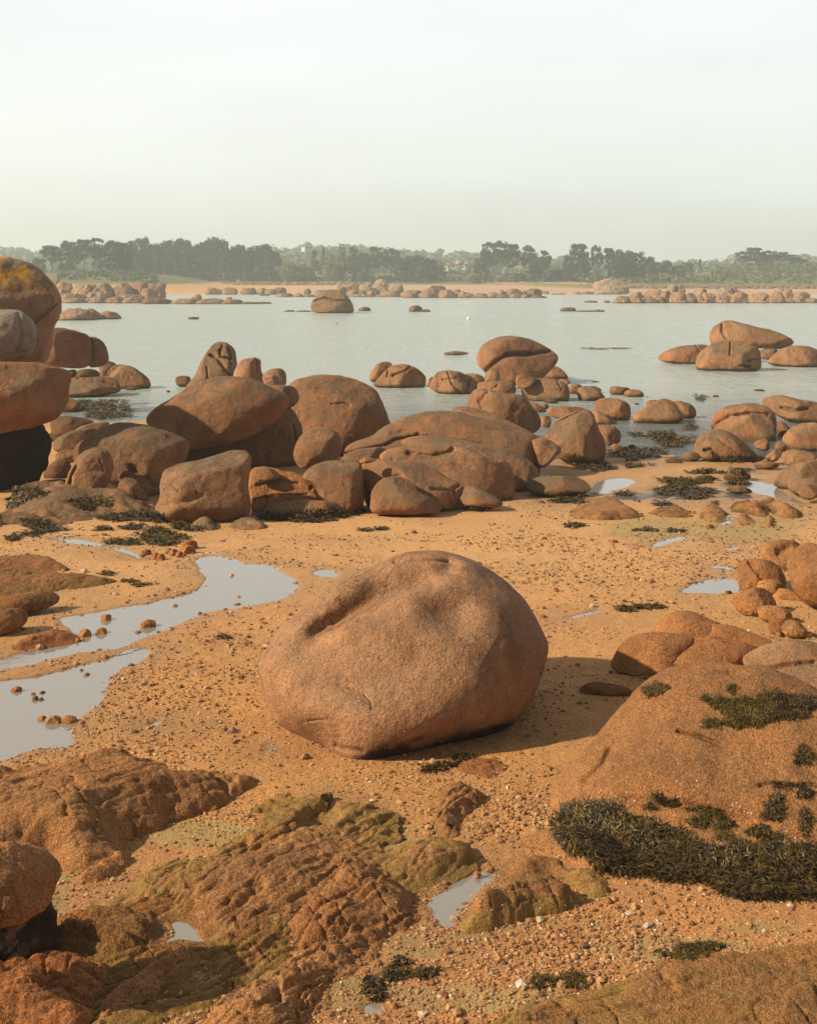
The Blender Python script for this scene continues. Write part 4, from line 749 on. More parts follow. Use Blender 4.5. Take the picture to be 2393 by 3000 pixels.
for lab, p in [('small low rock in the sea right of the gable-shaped boulder', [(1128,503),(1138,492),(1160,490),(1175,502)]), ('flat rock awash below the right sea group', [(1358,470),(1370,459),(1410,457),(1440,470)]),
               ('thin sliver of rock awash above the two knobby rocks', [(445,418),(470,412),(512,417),(480,421)]), ('tiny stone awash left of the gable-shaped boulder', [(690,543),(705,535),(730,541),(710,546)]),
               ('little round stone in the shallow channel', [(782,738),(790,724),(810,723),(822,738)]), ('red squared stone in the shallow channel', [(655,795),(665,770),(695,766),(705,785),(690,798)])]:
    E_(lab, p, lvl=4, name='rock', cat='rock')
# right shore cluster
kw = dict(group='boulders of the right shore')
E_('wide flat boulder with an overhang at the right edge of the sea', [(1410,530),(1425,505),(1470,495),(1520,490),(1600,512),(1720,525),(1780,570),(1760,640),(1600,642),(1500,610),(1440,570)], Y=38.3, lvl=6, grooves=[([(1520,560),(1600,575),(1668,565)], 8, .15)], **kw)
E_('large rear boulder of the right shore cluster', [(1123,695),(1138,620),(1180,575),(1260,543),(1360,533),(1440,548),(1485,590),(1490,650),(1480,740),(1300,770),(1150,740)], Y=36, lvl=6, grooves=[([(1140,660),(1230,610),(1350,590),(1440,600)], 9, .12)], **kw)
E_('boulder with a grey patch in the middle of the right cluster', [(1135,690),(1190,640),(1300,603),(1420,586),(1470,620),(1480,700),(1475,780),(1350,790),(1200,750)], Y=34.3, lvl=6, cuts=[(-.3,.5,.8,.8)], **kw)
E_('large cracked boulder at the front left of the right cluster', [(1022,800),(1035,745),(1100,700),(1170,677),(1240,700),(1310,760),(1370,800),(1405,840),(1250,862),(1080,850)], lvl=6, amp=.03, grooves=[([(1170,740),(1240,790),(1290,830)], 6, .05)], **kw)
E_('small brown rock on the flank of the cracked boulder', [(1356,775),(1385,745),(1430,732),(1455,760),(1450,800),(1400,800)], Y=31.5, lvl=5, **kw)
E_('dark upright rock in the notch of the right cluster', [(1490,720),(1492,650),(1515,632),(1560,665),(1572,705),(1530,730)], Y=35, lvl=5, tint=(.7,.65,.65), **kw)
E_('broad sunlit boulder at the right edge behind the tilted plate', [(1520,745),(1560,700),(1610,660),(1680,640),(1800,660),(1800,800),(1640,812),(1560,790)], Y=32.3, lvl=6, cuts=[(-.3,.5,.8,.8)], **kw)
E_('tilted plate of rock leaning left of the big boulder', [(1425,850),(1450,815),(1500,782),(1522,790),(1515,840),(1480,870),(1430,866)], Y=29.6, lvl=5, **kw, bury=0)
E_('big sunlit boulder at the right edge of the channel', [(1482,1010),(1490,960),(1540,900),(1620,865),(1760,850),(1840,900),(1800,1010),(1620,1030)], Y=26.3, lvl=6, cuts=[(-.4,.3,.8,.8)], **kw)
E_('low pale boulder below the big sunlit one', [(1540,1020),(1600,975),(1668,952),(1760,960),(1760,1060),(1640,1060)], Y=25.4, lvl=5, **kw)
E_('yellowish corner rock at the right edge', [(1608,1040),(1630,1000),(1680,985),(1740,1020),(1700,1075),(1640,1070)], Y=24.6, lvl=5, **kw)
E_('flat red rock beside the channel under the tilted plate', [(1362,890),(1375,868),(1440,862),(1505,870),(1510,890),(1440,905),(1380,904)], lvl=5, **kw)
E_('pale boulder pile between the plate and right edge', [(1515,860),(1520,820),(1570,795),(1640,800),(1720,820),(1700,880),(1560,890)], Y=29, lvl=5, **kw)
E_('small rocks shoulder behind the tilted plate', [(1475,790),(1490,755),(1530,750),(1560,790),(1520,810)], Y=31.3, lvl=4, **kw)
E_('oval brown rock in the channel, larger of two', [(938,850),(955,825),(1000,807),(1050,815),(1073,840),(1030,862),(960,860)], lvl=5, **kw)
E_('squared red rock in the channel, smaller of two', [(862,865),(868,842),(910,837),(955,852),(966,872),(920,882)], lvl=5, **kw)
E_('rock with a round hollow beside the cracked boulder', [(1055,820),(1075,785),(1120,780),(1160,800),(1165,840),(1120,852),(1080,848)], Y=30.0, lvl=5, grooves=[([(1090,800),(1130,790),(1140,810)], 8, .12)], **kw)
E_('low mossy rock standing in the right puddles', [(1190,960),(1210,930),(1270,915),(1330,925),(1352,950),(1310,968),(1230,970)], lvl=5, amp2=.03, tint=(.8,.78,.65), **kw)
E_('low sandy rock under the weed in the right puddles', [(1195,1030),(1240,1005),(1310,1003),(1375,1030),(1300,1040)], lvl=5, tint=(1.05,1,.9), **kw)
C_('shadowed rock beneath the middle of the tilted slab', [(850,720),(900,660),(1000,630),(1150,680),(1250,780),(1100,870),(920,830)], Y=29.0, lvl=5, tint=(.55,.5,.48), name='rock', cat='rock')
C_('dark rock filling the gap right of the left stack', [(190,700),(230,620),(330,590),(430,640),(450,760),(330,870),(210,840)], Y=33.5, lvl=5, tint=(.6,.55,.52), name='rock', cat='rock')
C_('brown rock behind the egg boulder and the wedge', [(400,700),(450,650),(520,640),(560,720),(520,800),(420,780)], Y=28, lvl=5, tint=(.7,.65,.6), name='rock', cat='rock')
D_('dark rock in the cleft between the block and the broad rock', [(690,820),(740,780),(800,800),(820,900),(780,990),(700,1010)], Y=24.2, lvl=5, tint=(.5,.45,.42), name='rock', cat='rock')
# ---------------------------------------------------------------- rocks, shoals and islets across the bay
ORD = ['first','second','third','fourth','fifth','sixth','seventh','eighth','ninth','tenth','eleventh','twelfth','thirteenth','fourteenth','fifteenth','sixteenth','seventeenth','eighteenth','nineteenth','twentieth',
 'twenty-first','twenty-second','twenty-third','twenty-fourth','twenty-fifth','twenty-sixth','twenty-seventh','twenty-eighth','twenty-ninth','thirtieth','thirty-first','thirty-second','thirty-third','thirty-fourth','thirty-fifth']
def frocks(reg, items, fb, what, group, depth=None, mat=None, lvl=4, k=.12):
    items = sorted(items, key=lambda t: (t[0]+t[1])/2); ox, oy, s_ = REG[reg]; n = len(items)
    for i, it in enumerate(items):
        x0, x1, t, b = it[:4]; m_ = it[4] if len(it) > 4 else None
        rs = np.random.RandomState(abs(int(x0*7+t))); cx = (x0+x1)/2; hw = (x1-x0)/2*1.18; t = t+(b-t)*.20
        sk = rs.uniform(-.35, .35); pts = []
        yf = oy+fb*s_; Yw = (F*(HC-WL)/(yf-HY)) if depth is None else depth
        Y = Yw+max(0, fb-b)*k+hw*s_*Yw/F*.5
        bot = max(b, ((HC-WL)*F/Y+HY-oy)/s_)+1.5
        for a in np.linspace(0, math.pi, 9):
            ca = math.cos(a); sa = max(0, math.sin(a))**rs.uniform(.65, 1.15)
            pts.append((cx+hw*math.copysign(abs(ca)**.95, ca)+sk*hw*.4*sa, b-(b-t)*sa*rs.uniform(.88, 1.0)))
        pts.append((cx-hw*.92, bot)); pts.append((cx, bot+1)); pts.append((cx+hw*.92, bot))
        col = {'w': (.55, .6, .42), 'd': (.6, .58, .5)}.get(m_)
        rock(f"{what}, {ORD[i]} of {n} from the left" if n > 1 else what, reg, pts, Y=Y, thick=.8, lvl=lvl+(1 if hw > 60 else 0), lean=.2, amp=.10, amp2=.05, mat=M_farpale if m_ == 'p' else (mat or M_far), name='rock', cat='rock', group=group, fcut=5, smooth=1, bury=0, tint=col)
frocks('N', [(-60,75,560,610),(75,250,540,608),(-60,110,533,580),(100,260,515,570),(155,300,492,560,'w'),(240,380,515,607),(365,440,530,570),(370,530,540,607),(430,560,560,607),(540,600,560,605),(560,660,555,607),(600,670,582,609),(650,745,548,607),(690,835,560,613),
     (745,790,528,575),(790,925,515,575),(835,930,565,610),(930,1003,570,610),(930,980,540,565),(978,1100,520,560,'w'),(1030,1160,585,608,'w')], 610, 'weathered boulder on the long middle islet', 'boulders of the middle islet')
frocks('M', [(1095,1160,480,540,'p'),(1160,1235,500,535),(1220,1300,472,515,'p'),(1300,1420,472,520,'p'),(1355,1440,505,545),(1415,1550,462,530,'p'),(1435,1520,438,485,'p'),(1540,1660,475,530,'p'),(1200,1360,525,580),(1360,1450,540,575),(1480,1690,530,595),(1430,1620,575,606),(1180,1440,570,602),
     (600,740,560,597),(745,830,565,597),(820,920,570,598),(920,1030,530,565),(940,1200,545,600)], 603, 'pale boulder on the islet behind the sea dome', 'boulders of the left islet')
frocks('O', [(18,155,570,652),(135,270,535,650),(165,375,560,652),(275,410,515,585),(330,430,570,637),(405,500,518,628),(488,620,525,640),(605,700,540,640),(685,790,505,565,'p'),(700,780,570,640),(730,860,545,640),(850,1065,505,580,'p'),(860,1000,560,645),(1000,1160,545,625),(990,1080,590,647),
     (1150,1330,535,640),(1270,1440,585,645),(1090,1150,632,655),(1200,1300,625,657),(890,975,615,655),(760,800,630,652),(515,650,622,651),(405,430,637,652),(1360,1500,507,560,'p'),(1340,1440,545,590),(1430,1500,540,590),(1485,1640,543,595),(1460,1525,605,637),(1525,1625,603,640),(1620,1720,600,642),(1430,1580,650,662),
     (470,545,490,525,'p'),(540,600,487,522,'p')], 655, 'brown boulder on the long right islet', 'boulders of the right islet', k=.10)
frocks('N', [(1560,1800,445,502,'p'),(1550,1830,500,540,'p'),(1545,1830,535,575,'p')], 590, 'slab of the pale pile before the far wall', 'slabs of the pale rock pile', depth=262, k=.2)
frocks('N', [(1190,1235,560,588),(1225,1310,563,590),(1100,1165,547,565),(1380,1430,552,574),(1430,1540,548,576)], 590, 'low rock on the far middle sand', 'low rocks on the far sand', depth=262, k=.3)
frocks('M', [(835,890,528,550,'d'),(590,680,514,542,'d'),(510,600,527,555),(310,440,517,552),(150,270,517,552),(440,520,522,548),(0,140,517,552)], 560, 'low rock on the far left sand', 'low rocks on the left far sand', depth=262, k=.2)
frocks('M', [(470,550,573,592,'d')], 592, 'flat dark rock off the left tidal sand', None)
frocks('L', [(495,750,657,800),(595,860,678,786),(840,1010,707,773),(430,515,730,812)], 800, 'brown sea rock in the near-left cluster', 'rocks of the near-left sea cluster', lvl=5)
frocks('L', [(1085,1140,797,807,'d'),(1580,1670,768,776,'d')], 800, 'dark sliver of rock awash in the left bay', 'slivers awash in the left bay')
frocks('L', [(380,540,415,540),(470,600,440,560),(620,820,462,570),(800,950,462,570),(785,850,505,590),(740,800,548,600),(800,940,540,600),(960,1100,455,560),(1100,1250,455,545),(1230,1330,462,540),(1320,1390,465,510),(1190,1300,520,560),(1000,1120,515,560),(480,560,508,570),
     (500,740,560,620),(720,780,590,632),(760,920,575,655),(900,1060,580,655),(1040,1200,590,655),(500,740,600,657),(1000,1200,570,610),(1190,1390,588,640,'d')], 655, 'rock below the wooded headland at left', 'rocks below the left headland')
frocks('M', [(-520,-250,600,662,'d'),(-280,-20,598,662),(-60,180,597,662),(140,330,612,662),(180,230,590,625),(300,440,635,662,'w'),(400,560,640,652,'w'),(-100,-30,566,610)], 662, 'low brown rock of the left shoal', 'rocks of the left shoal')
rock('big dark sea dome with a mossy crown in the middle of the bay', 'M', [(882,690),(900,640),(940,590),(1000,552),(1060,538),(1110,542),(1160,565),(1200,600),(1235,650),(1255,705),(1250,732),(1100,738),(900,734)], lvl=6, mat=M_far, tint=(.72,.72,.6), bury=.05, grooves=[([(900,640),(1000,608),(1100,630),(1220,630)], 7, .4)], amp=.025)
frocks('M', [(665,760,708,724,'d'),(765,890,711,727,'d')], 727, 'low sliver left of the dark sea dome', 'slivers beside the sea dome')
frocks('M', [(1290,1392,673,720,'d')], 720, 'small round rock just right of the dark sea dome', None)
frocks('N', [(-8,100,655,724,'d'),(78,174,697,729,'d')], 727, 'round rock in mid bay', 'pair of round rocks in mid bay')
frocks('N', [(1268,1395,682,708,'d'),(1370,1560,707,731),(1505,1638,702,723)], 728, 'flat rock awash right of mid bay', 'flat rocks awash in the bay')
frocks('N', [(1470,1570,630,643,'d'),(1630,1680,625,650,'d'),(1655,1760,643,655,'d')], 650, 'dark flat rock off the right islet', 'flat rocks off the right islet')
# ---------------------------------------------------------------- trees
def quads(P, N, size, rs, asp=.7):
    n = len(P); t = rs.normal(size=(n, 3)); t -= N*(t*N).sum(1, keepdims=True); t /= np.linalg.norm(t, axis=1, keepdims=True); b = np.cross(N, t)
    s = (size*rs.uniform(.6, 1.3, n))[:, None] if np.ndim(size) == 0 else size[:, None]
    V = np.stack([P-t*s-b*s*asp, P+t*s-b*s*asp*.6, P+t*s*.8+b*s*asp, P-t*s*.7+b*s*asp*.8], 1).reshape(-1, 3)
    return V, np.arange(4*n).reshape(n, 4)
def clumps(cs, per, size, rs, flat=.7):
    """leaf faces over ellipsoid clumps: cs rows x y z r"""
    Vs = []; Fs = []; A = []; k = 0
    for c in cs:
        n = max(6, int(per*(c[3]**1.5))); d = rs.normal(size=(n, 3)); d /= np.linalg.norm(d, axis=1, keepdims=True)
        rad = c[3]*rs.uniform(.55, 1.08, n)[:, None]; P = c[:3]+d*rad*np.array([1, 1, flat])
        N = d+rs.normal(size=(n, 3))*.55+np.array([0, 0, .4]); N /= np.linalg.norm(N, axis=1, keepdims=True)
        V, Q = quads(P, N, size, rs); Vs.append(V); Fs.append(Q+k); k += len(V)
        A.append(np.repeat(np.clip(rs.uniform(0, 1, n)*.6+rs.uniform(0, .4), 0, 1), 4))
    return np.concatenate(Vs), np.concatenate(Fs), np.concatenate(A)
def limb(p0, p1, r0, r1, seg=6, n=6, bend=0.0, rs=None):
    p0 = np.array(p0, float); p1 = np.array(p1, float); V = []; Fc = []
    ax = p1-p0; L = np.linalg.norm(ax); ax /= L; u = np.cross(ax, [0.3, 1, .2]); u /= np.linalg.norm(u); v = np.cross(ax, u)
    bx = (rs.normal(size=3)*bend*L) if rs is not None else np.zeros(3)
    for i in range(seg+1):
        t = i/seg; c = p0+(p1-p0)*t+bx*math.sin(math.pi*t); r = r0+(r1-r0)*t
        for j in range(n): a = 2*math.pi*j/n; V.append(c+u*math.cos(a)*r+v*math.sin(a)*r)
    for i in range(seg):
        for j in range(n): Fc.append([i*n+j, i*n+(j+1) % n, (i+1)*n+(j+1) % n, (i+1)*n+j])
    return np.array(V), np.array(Fc)
def join(parts):
    Vs = []; Fs = []; k = 0
    for V, Q in parts: Vs.append(V); Fs.append(Q+k); k += len(V)
    return np.concatenate(Vs), np.concatenate(Fs)
PROTO = {}
def proto(kind, var):
    """unit tree: height 10 m, crown half-width 4 m"""
    if (kind, var) in PROTO: return PROTO[kind, var]
    rs = np.random.RandomState(hsh(len(kind), var, 3)); cs = []; limbs = []
    top = np.array([rs.uniform(-.5, .5), rs.uniform(-.5, .5), 8.2]); limbs.append(limb((0, 0, -1.5), top, .32, .12, 7, 6, .03, rs))
    if kind == 'pine':
        for i in range(34):
            a = rs.uniform(0, 2*math.pi); h = rs.uniform(4.2, 9.2); R = 4.0*math.sqrt(max(.06, 1-((h-6.2)/3.4)**2)); r = R*math.sqrt(rs.uniform(.1, 1))*.85
            cs.append((math.cos(a)*r, math.sin(a)*r, h, rs.uniform(.75, 1.35)))
        for i in range(8):
            c = cs[rs.randint(len(cs))]; limbs.append(limb((0, 0, rs.uniform(3.2, 6)), (c[0], c[1], c[2]-.3), .12, .04, 4, 4, .05, rs))
        flat = .55
    elif kind == 'dense':
        for i in range(60):
            a = rs.uniform(0, 2*math.pi); h = rs.uniform(1.0, 9.2); R = 4.0*(1-abs((h-4.5)/5.6)**2.2)**.6; r = R*math.sqrt(rs.uniform(.15, 1))*.85
            cs.append((math.cos(a)*r, math.sin(a)*r, h, rs.uniform(.7, 1.3)))
        for i in range(5):
            c = cs[rs.randint(len(cs))]; limbs.append(limb((0, 0, rs.uniform(1.5, 5)), (c[0], c[1], c[2]-.3), .12, .04, 4, 4, .05, rs))
        flat = .65
    elif kind == 'cone':
        for i in range(50):
            a = rs.uniform(0, 2*math.pi); h = rs.uniform(.8, 9.6); R = 3.6*(1-h/10.2)+.15; r = R*math.sqrt(rs.uniform(.3, 1))*.9
            cs.append((math.cos(a)*r, math.sin(a)*r, h, rs.uniform(.45, .85)))
        flat = .6
    else:
        for i in range(46):
            a = rs.uniform(0, 2*math.pi); h = rs.uniform(.8, 9.0); R = 3.8*(1-abs((h-4.4)/5.4)**2.4)**.6; r = R*math.sqrt(rs.uniform(.2, 1))*.85
            cs.append((math.cos(a)*r, math.sin(a)*r, h, rs.uniform(.7, 1.3)))
        flat = .8
    V, Q, A = clumps(np.array(cs), 34, .30, rs, flat)
    c = mk('crown', V, Q, M_leaf if kind == 'leafy' else M_pine, smooth=False, attrs={'v': A}, loc=(0, 0, 0))
    V, Q = join(limbs); t = mk('trunk', V, Q, M_bark, loc=(0, 0, 0))
    PROTO[kind, var] = (c.data, t.data); bpy.data.objects.remove(c); bpy.data.objects.remove(t)
    return PROTO[kind, var]
NAMES = {'pine': ('pine_tree', 'dark spreading pine'), 'dense': ('evergreen_tree', 'dense dark evergreen'), 'cone': ('conifer_tree', 'pointed conifer'), 'leafy': ('broadleaf_tree', 'light green leafy tree')}
def trees(reg, rows, where, group, depth=402):
    rows = sorted(rows); ox, oy, s_ = REG[reg]; cnt = {}; tot = {}
    for r in rows: tot[r[4]] = tot.get(r[4], 0)+1
    for i, (cx, top, hw, base, kind) in enumerate(rows):
        Y = depth+((i*37) % 5-2)*2.5; px = ox+cx*s_; X = (px-CX)/F*Y; zb = float(z0(X, Y)); zt = HC+(HY-(oy+top*s_))/F*Y
        H = max(3, zt-zb); w_ = hw*s_/F*Y/4.0*1.05; s = H/9.9
        nm, lb = NAMES[kind]; cm, tm = proto(kind, i % 3)
        e = bpy.data.objects.new(nm, None); C.objects.link(e); e.location = (X, Y, zb); e.rotation_euler = (0, 0, (i*2.4) % 6.28); e.scale = (w_, w_, s)
        c = bpy.data.objects.new('crown', cm); C.objects.link(c); c.parent = e
        t = bpy.data.objects.new('trunk', tm); C.objects.link(t); t.parent = e
        rs = np.random.RandomState(i+int(cx)); b = rs.uniform(.8, 1.25); c.color = (b*rs.uniform(.9, 1.15), b, b*rs.uniform(.85, 1.1), 1); t.color = (1, 1, 1, 1)
        cnt[kind] = cnt.get(kind, 0)+1
        tag(e, f"{lb} {where}, {ORD[cnt[kind]-1]} of {tot[kind]} from the left" if tot[kind] > 1 else f"{lb} {where}, alone of its shape", 'tree', group)
D, P, K_, Lf = 'dense', 'pine', 'cone', 'leafy'
trees('L', [(330,270,75,365,D),(430,165,95,370,P),(580,118,105,370,D),(700,112,85,380,P),(820,93,100,385,P),(950,120,90,385,D),(1050,125,80,385,D),(640,180,60,375,P),(1000,200,80,385,D)], 'on the left headland', 'trees on the left headland', 338)
trees('L', [(1170,92,110,420,D),(1290,150,80,440,D),(1390,113,90,450,D),(1530,103,110,450,D),(1640,150,90,455,D),(1730,115,80,455,D),(1120,180,80,440,D),(1230,160,80,440,D),(1460,170,90,450,D),
   (1780,92,100,460,D),(1860,98,90,460,D),(1980,165,80,460,D),(2050,152,90,462,D),(2150,155,85,462,D),(2220,148,80,462,D),(2300,200,75,462,D),(1930,190,80,462,P)], 'in the long left wood', 'trees of the left wood')
trees('M', [(925,205,80,415,K_),(1250,175,60,420,P),(1390,163,105,470,P),(1230,280,70,450,P),(1310,250,80,460,D),(1560,190,90,470,P),(1650,260,80,470,D),(1720,245,60,470,D),(700,300,80,440,Lf),(800,310,80,440,Lf),(1150,160,45,440,Lf),(1050,215,60,440,Lf),(1090,310,80,440,Lf),(995,180,40,440,K_),(860,330,60,440,Lf),
   (1780,245,80,475,D),(1890,270,85,475,D),(1960,330,70,475,D)], 'behind the middle beach', 'trees behind the middle beach')
trees('N', [(680,125,90,470,P),(770,122,85,470,P),(860,150,80,470,P),(600,260,70,470,D),(1010,162,80,472,P),(1110,198,85,472,P),(1060,330,80,472,D),(930,400,60,472,D),(1230,370,80,470,D),(540,400,70,470,Lf)], 'in the tall clump right of centre', 'trees of the tall pine clump')
trees('N', [(1420,148,90,440,P),(1340,240,65,440,D),(1570,160,55,440,P),(1660,185,70,450,P),(1730,190,75,450,D),(1830,205,85,450,D),(1910,210,70,460,D),(2000,258,80,460,D),(2080,300,75,465,D),(2160,290,60,400,D),(2250,330,60,400,D),(1450,260,80,450,D),(1780,260,90,450,D)], 'in the clump behind the right islet', 'trees behind the right islet')
trees('O', [(735,285,32,395,K_),(640,310,50,390,D),(900,340,60,440,Lf)], 'standing apart at right', 'lone trees at right', 440)
trees('O', [(1095,215,80,340,P),(1190,183,85,340,P),(1330,208,85,345,P),(1420,222,80,350,P),(1520,242,75,355,P),(1590,290,60,360,D),(1280,240,80,345,D)], 'on the knoll at the right edge', 'trees on the right knoll', 452)
# scrub along the shore and the far-off woods: one mass each
def mass(name, spots, per, size, mat, seed=1, flat=.7, tintr=(.7, 1.3)):
    rs = np.random.RandomState(seed); V, Q, A = clumps(np.array(spots), per, size, rs, flat)
    o = mk(name, V, Q, mat, smooth=False, attrs={'v': A}); o['kind'] = 'stuff'; return o
rs = np.random.RandomState(5); sp = []; sp2 = []
for k in range(900):
    px = rs.uniform(-100, 2500); Y = rs.uniform(400, 440); X = (px-CX)/F*Y
    if 120 < px < 455: continue
    if px > 1700 and rs.rand() < .5: Y -= rs.uniform(25, 55); X = (px-CX)/F*Y
    h = .9 if px < 800 else 1.5+.9*(px > 1900)
    r = rs.uniform(.8, 1.7); (sp if rs.rand() < .6 else sp2).append((X, Y, float(z0(X, Y))+rs.uniform(0, h), r))
for k in range(260):   # bank below the headland trees and the right knoll
    px = rs.uniform(170, 460); Y = rs.uniform(296, 325); X = (px-CX)/F*Y; sp.append((X, Y, float(z0(X, Y))+.2, rs.uniform(.5, 1.1)))
for k in range(420):
    px = rs.uniform(2080, 2480); Y = rs.uniform(415, 455); X = (px-CX)/F*Y; (sp if rs.rand() < .5 else sp2).append((X, Y, float(z0(X, Y))+rs.uniform(0, 1.4), rs.uniform(.9, 1.8)))
mass('shore_scrub', sp, 26, .30, leafmat('scrub_leaves', (.045, .065, .02), (.15, .16, .05)), 2)
mass('pale_scrub', sp2, 26, .30, leafmat('dry_scrub_leaves', (.10, .09, .04), (.26, .21, .10)), 3)
sp = []
for Yb, n, hh in [(560, 260, 4.5), (640, 380, 6), (720, 420, 7), (790, 420, 8.0)]:
    for k in range(n):
        px = rs.uniform(-250, 2650); Y = Yb+rs.uniform(-30, 30); X = (px-CX)/F*Y
        v = float(fbm2(np.array([X]), np.array([Y]), .03, 2, 2)[0])
        sp.append((X, Y, float(z0(X, Y))+hh*rs.uniform(.25, .70)*(1+v*.8), rs.uniform(2.2, 4.6)))
mass('distant_woods', sp, 8, 1.0, leafmat('distant_leaves', (.075, .095, .055), (.20, .20, .11)), 4)
# houses
def house(px, py, Y, wd, hg, roof, label, rot=0., dp=6.):
    X = (px-CX)/F*Y; z = HC-(py-HY)/F*Y; e = bpy.data.objects.new('house', None); C.objects.link(e); e.location = (X, Y, z); e.rotation_euler = (0, 0, rot); tag(e, label, 'house', None)
    h = hg*.5; a = wd/2; b = dp/2
    V = [(-a,-b,-.8),(a,-b,-.8),(a,b,-.8),(-a,b,-.8),(-a,-b,h),(a,-b,h),(a,b,h),(-a,b,h),(0,-b,hg),(0,b,hg)]
    bm = bmesh.new(); vs = [bm.verts.new(v) for v in V]
    for f in [(0,1,5,8,4),(2,3,7,9,6),(1,2,6,5),(3,0,4,7)]: bm.faces.new([vs[i] for i in f])
    me = bpy.data.meshes.new('wall'); bm.to_mesh(me); bm.free(); me.materials.append(M_wall); o = bpy.data.objects.new('wall', me); C.objects.link(o); o.parent = e
    c = .3; V = []; Q = []
    for s in (-1, 1):
        k = len(V); n = np.array([s*(hg-h), 0, a]); n = n/np.linalg.norm(n)*.18; ex = np.array([s*(a+c), 0, h-(hg-h)*c/a]); rd = np.array([0, 0, hg])
        for q in (ex, rd):
            for y_ in (-b-c, b+c):
                for t in (.02, 1.): V.append((q[0]+n[0]*t, y_, q[2]+n[2]*t+.03))
        Q += [[k,k+1,k+3,k+2],[k+4,k+6,k+7,k+5],[k,k+4,k+5,k+1],[k+2,k+3,k+7,k+6],[k,k+2,k+6,k+4],[k+1,k+5,k+7,k+3]]
    mk('roof', V, Q, roof, smooth=False, parent=e)
    def bx(nm, x0, x1, y0, y1, z0_, z1, m_, par):
        V = [(x, y, zz) for x in (x0, x1) for y in (y0, y1) for zz in (z0_, z1)]
        return mk(nm, V, [[0,1,3,2],[4,6,7,5],[0,4,5,1],[2,3,7,6],[0,2,6,4],[1,5,7,3]], m_, smooth=False, parent=par)
    bx('chimney', a*.1-.3, a*.1+.3, b*.5, b*.5+.6, hg-.4, hg+.8, M_wall, e)
    for wx in ((-a*.45, a*.35) if wd > 3.5 else (.15,)): bx('window', wx-.45, wx+.45, -b-.06, -b+.1, .9*hg/5, 2.0*hg/5, M_glass, e)
house(290, 793, 352, 2.9, 3.9, M_slate if 'M_slate' in globals() else M_roof, 'narrow white gabled house among the left headland trees', .15)
house(900, 733, 640, 4.4, 4.0, M_roof, 'pale house on the skyline left of centre', .4)
for i, (a, b, r) in enumerate([(1309, 789, M_rooft), (1327, 784, M_roof), (1344, 780, M_rooft), (1358, 786, M_roof), (1514, 780, M_rooft), (1532, 777, M_roof)]):
    house(a, b, 520, 2.6, 1.9, r, ['orange-roofed', 'grey-roofed'][r is M_roof]+' pale house far off, '+['lowest and leftmost of the middle hamlet', 'second of the middle hamlet', 'topmost of the middle hamlet', 'rightmost of the middle hamlet', 'seen between pine trunks, left of two', 'seen between pine trunks, right of two'][i], .3*(i % 3-1), 5)
# the sea wall of rough stones
def seawall(pts, h, label):
    P = np.array(pts, float); n = 900; YS = 0; t = np.linspace(0, len(P)-1, n); X = np.interp(t, range(len(P)), P[:, 0]); Y = np.interp(t, range(len(P)), P[:, 1])
    prof = [(-.9, -.6), (-.75, 0), (-.6, .35), (-.5, .7), (-.3, 1.0), (.3, 1.02), (.8, .9), (.9, -.4)]
    V = []
    for j, (dy, dz) in enumerate(prof):
        q = np.stack([X*.9, Y*0+j*.8, Y*0], -1); nn = fbm(q, 3, 6, .7)
        V.append(np.stack([X+nn*.3, Y+dy+nn*.7, z0(X, Y)*0+np.minimum(z0(X, Y-4), .5)+dz*h*(1+.45*nn)], -1))
    V = np.stack(V, 1); m = len(prof); i = np.arange(n*m).reshape(n, m)
    Q = np.stack([i[:-1, :-1], i[1:, :-1], i[1:, 1:], i[:-1, 1:]], -1).reshape(-1, 4)
    tag(mk('stone_wall', V.reshape(-1, 3), Q, M_far, smooth=False), label, 'stone wall').color = (.9, .9, .95, 1)
seawall([(27, 386), (36, 372), (44, 352), (54, 331), (90, 330), (150, 331)], .95, 'long low wall of rough stones behind the right far beach')
seawall([(-88, 393), (-50, 392), (-12, 393)], 1.0, 'low stone wall at the foot of the left wood')
# floats
def buoy(px, py, r, mat, label):
    g = G(px, py, WL); V, Q = ico(3); V = V*r*np.array([1, 1, 1.0]); V = V+np.array([0, 0, r*.35]); neck, nq = limb((0, 0, r*1.1), (0, 0, r*1.9), r*.3, r*.2, 2, 8)
    e = bpy.data.objects.new('buoy', None); C.objects.link(e); e.location = tuple(g); tag(e, label, 'buoy')
    mk('float_body', V, Q, mat, parent=e); mk('neck', neck, nq, mat, parent=e)
buoy(1372, 936, .17, M_float, 'small white float bobbing in mid bay'); buoy(986, 950, .12, M_yfloat, 'tiny yellow float left of the pair of round rocks')
# the air of the bay
V = [(x, y, z) for x in (-1300, 1300) for y in (-70, 1500) for z in (-6, 46)]
hz = mk('haze', V, [[0,1,3,2],[4,6,7,5],[0,4,5,1],[2,3,7,6],[0,2,6,4],[1,5,7,3]], None, smooth=False, loc=(0, 0, 0)); hz['kind'] = 'stuff'
hm = bpy.data.materials.new('haze_air'); hm.use_nodes = True; n = hm.node_tree; n.nodes.clear(); o_ = n.nodes.new('ShaderNodeOutputMaterial'); v_ = n.nodes.new('ShaderNodeVolumePrincipled')
v_.inputs['Color'].default_value = (.84, .95, .93, 1); v_.inputs['Density'].default_value = .0008; v_.inputs['Anisotropy'].default_value = .3; n.links.new(v_.outputs[0], o_.inputs['Volume']); hz.data.materials.append(hm)
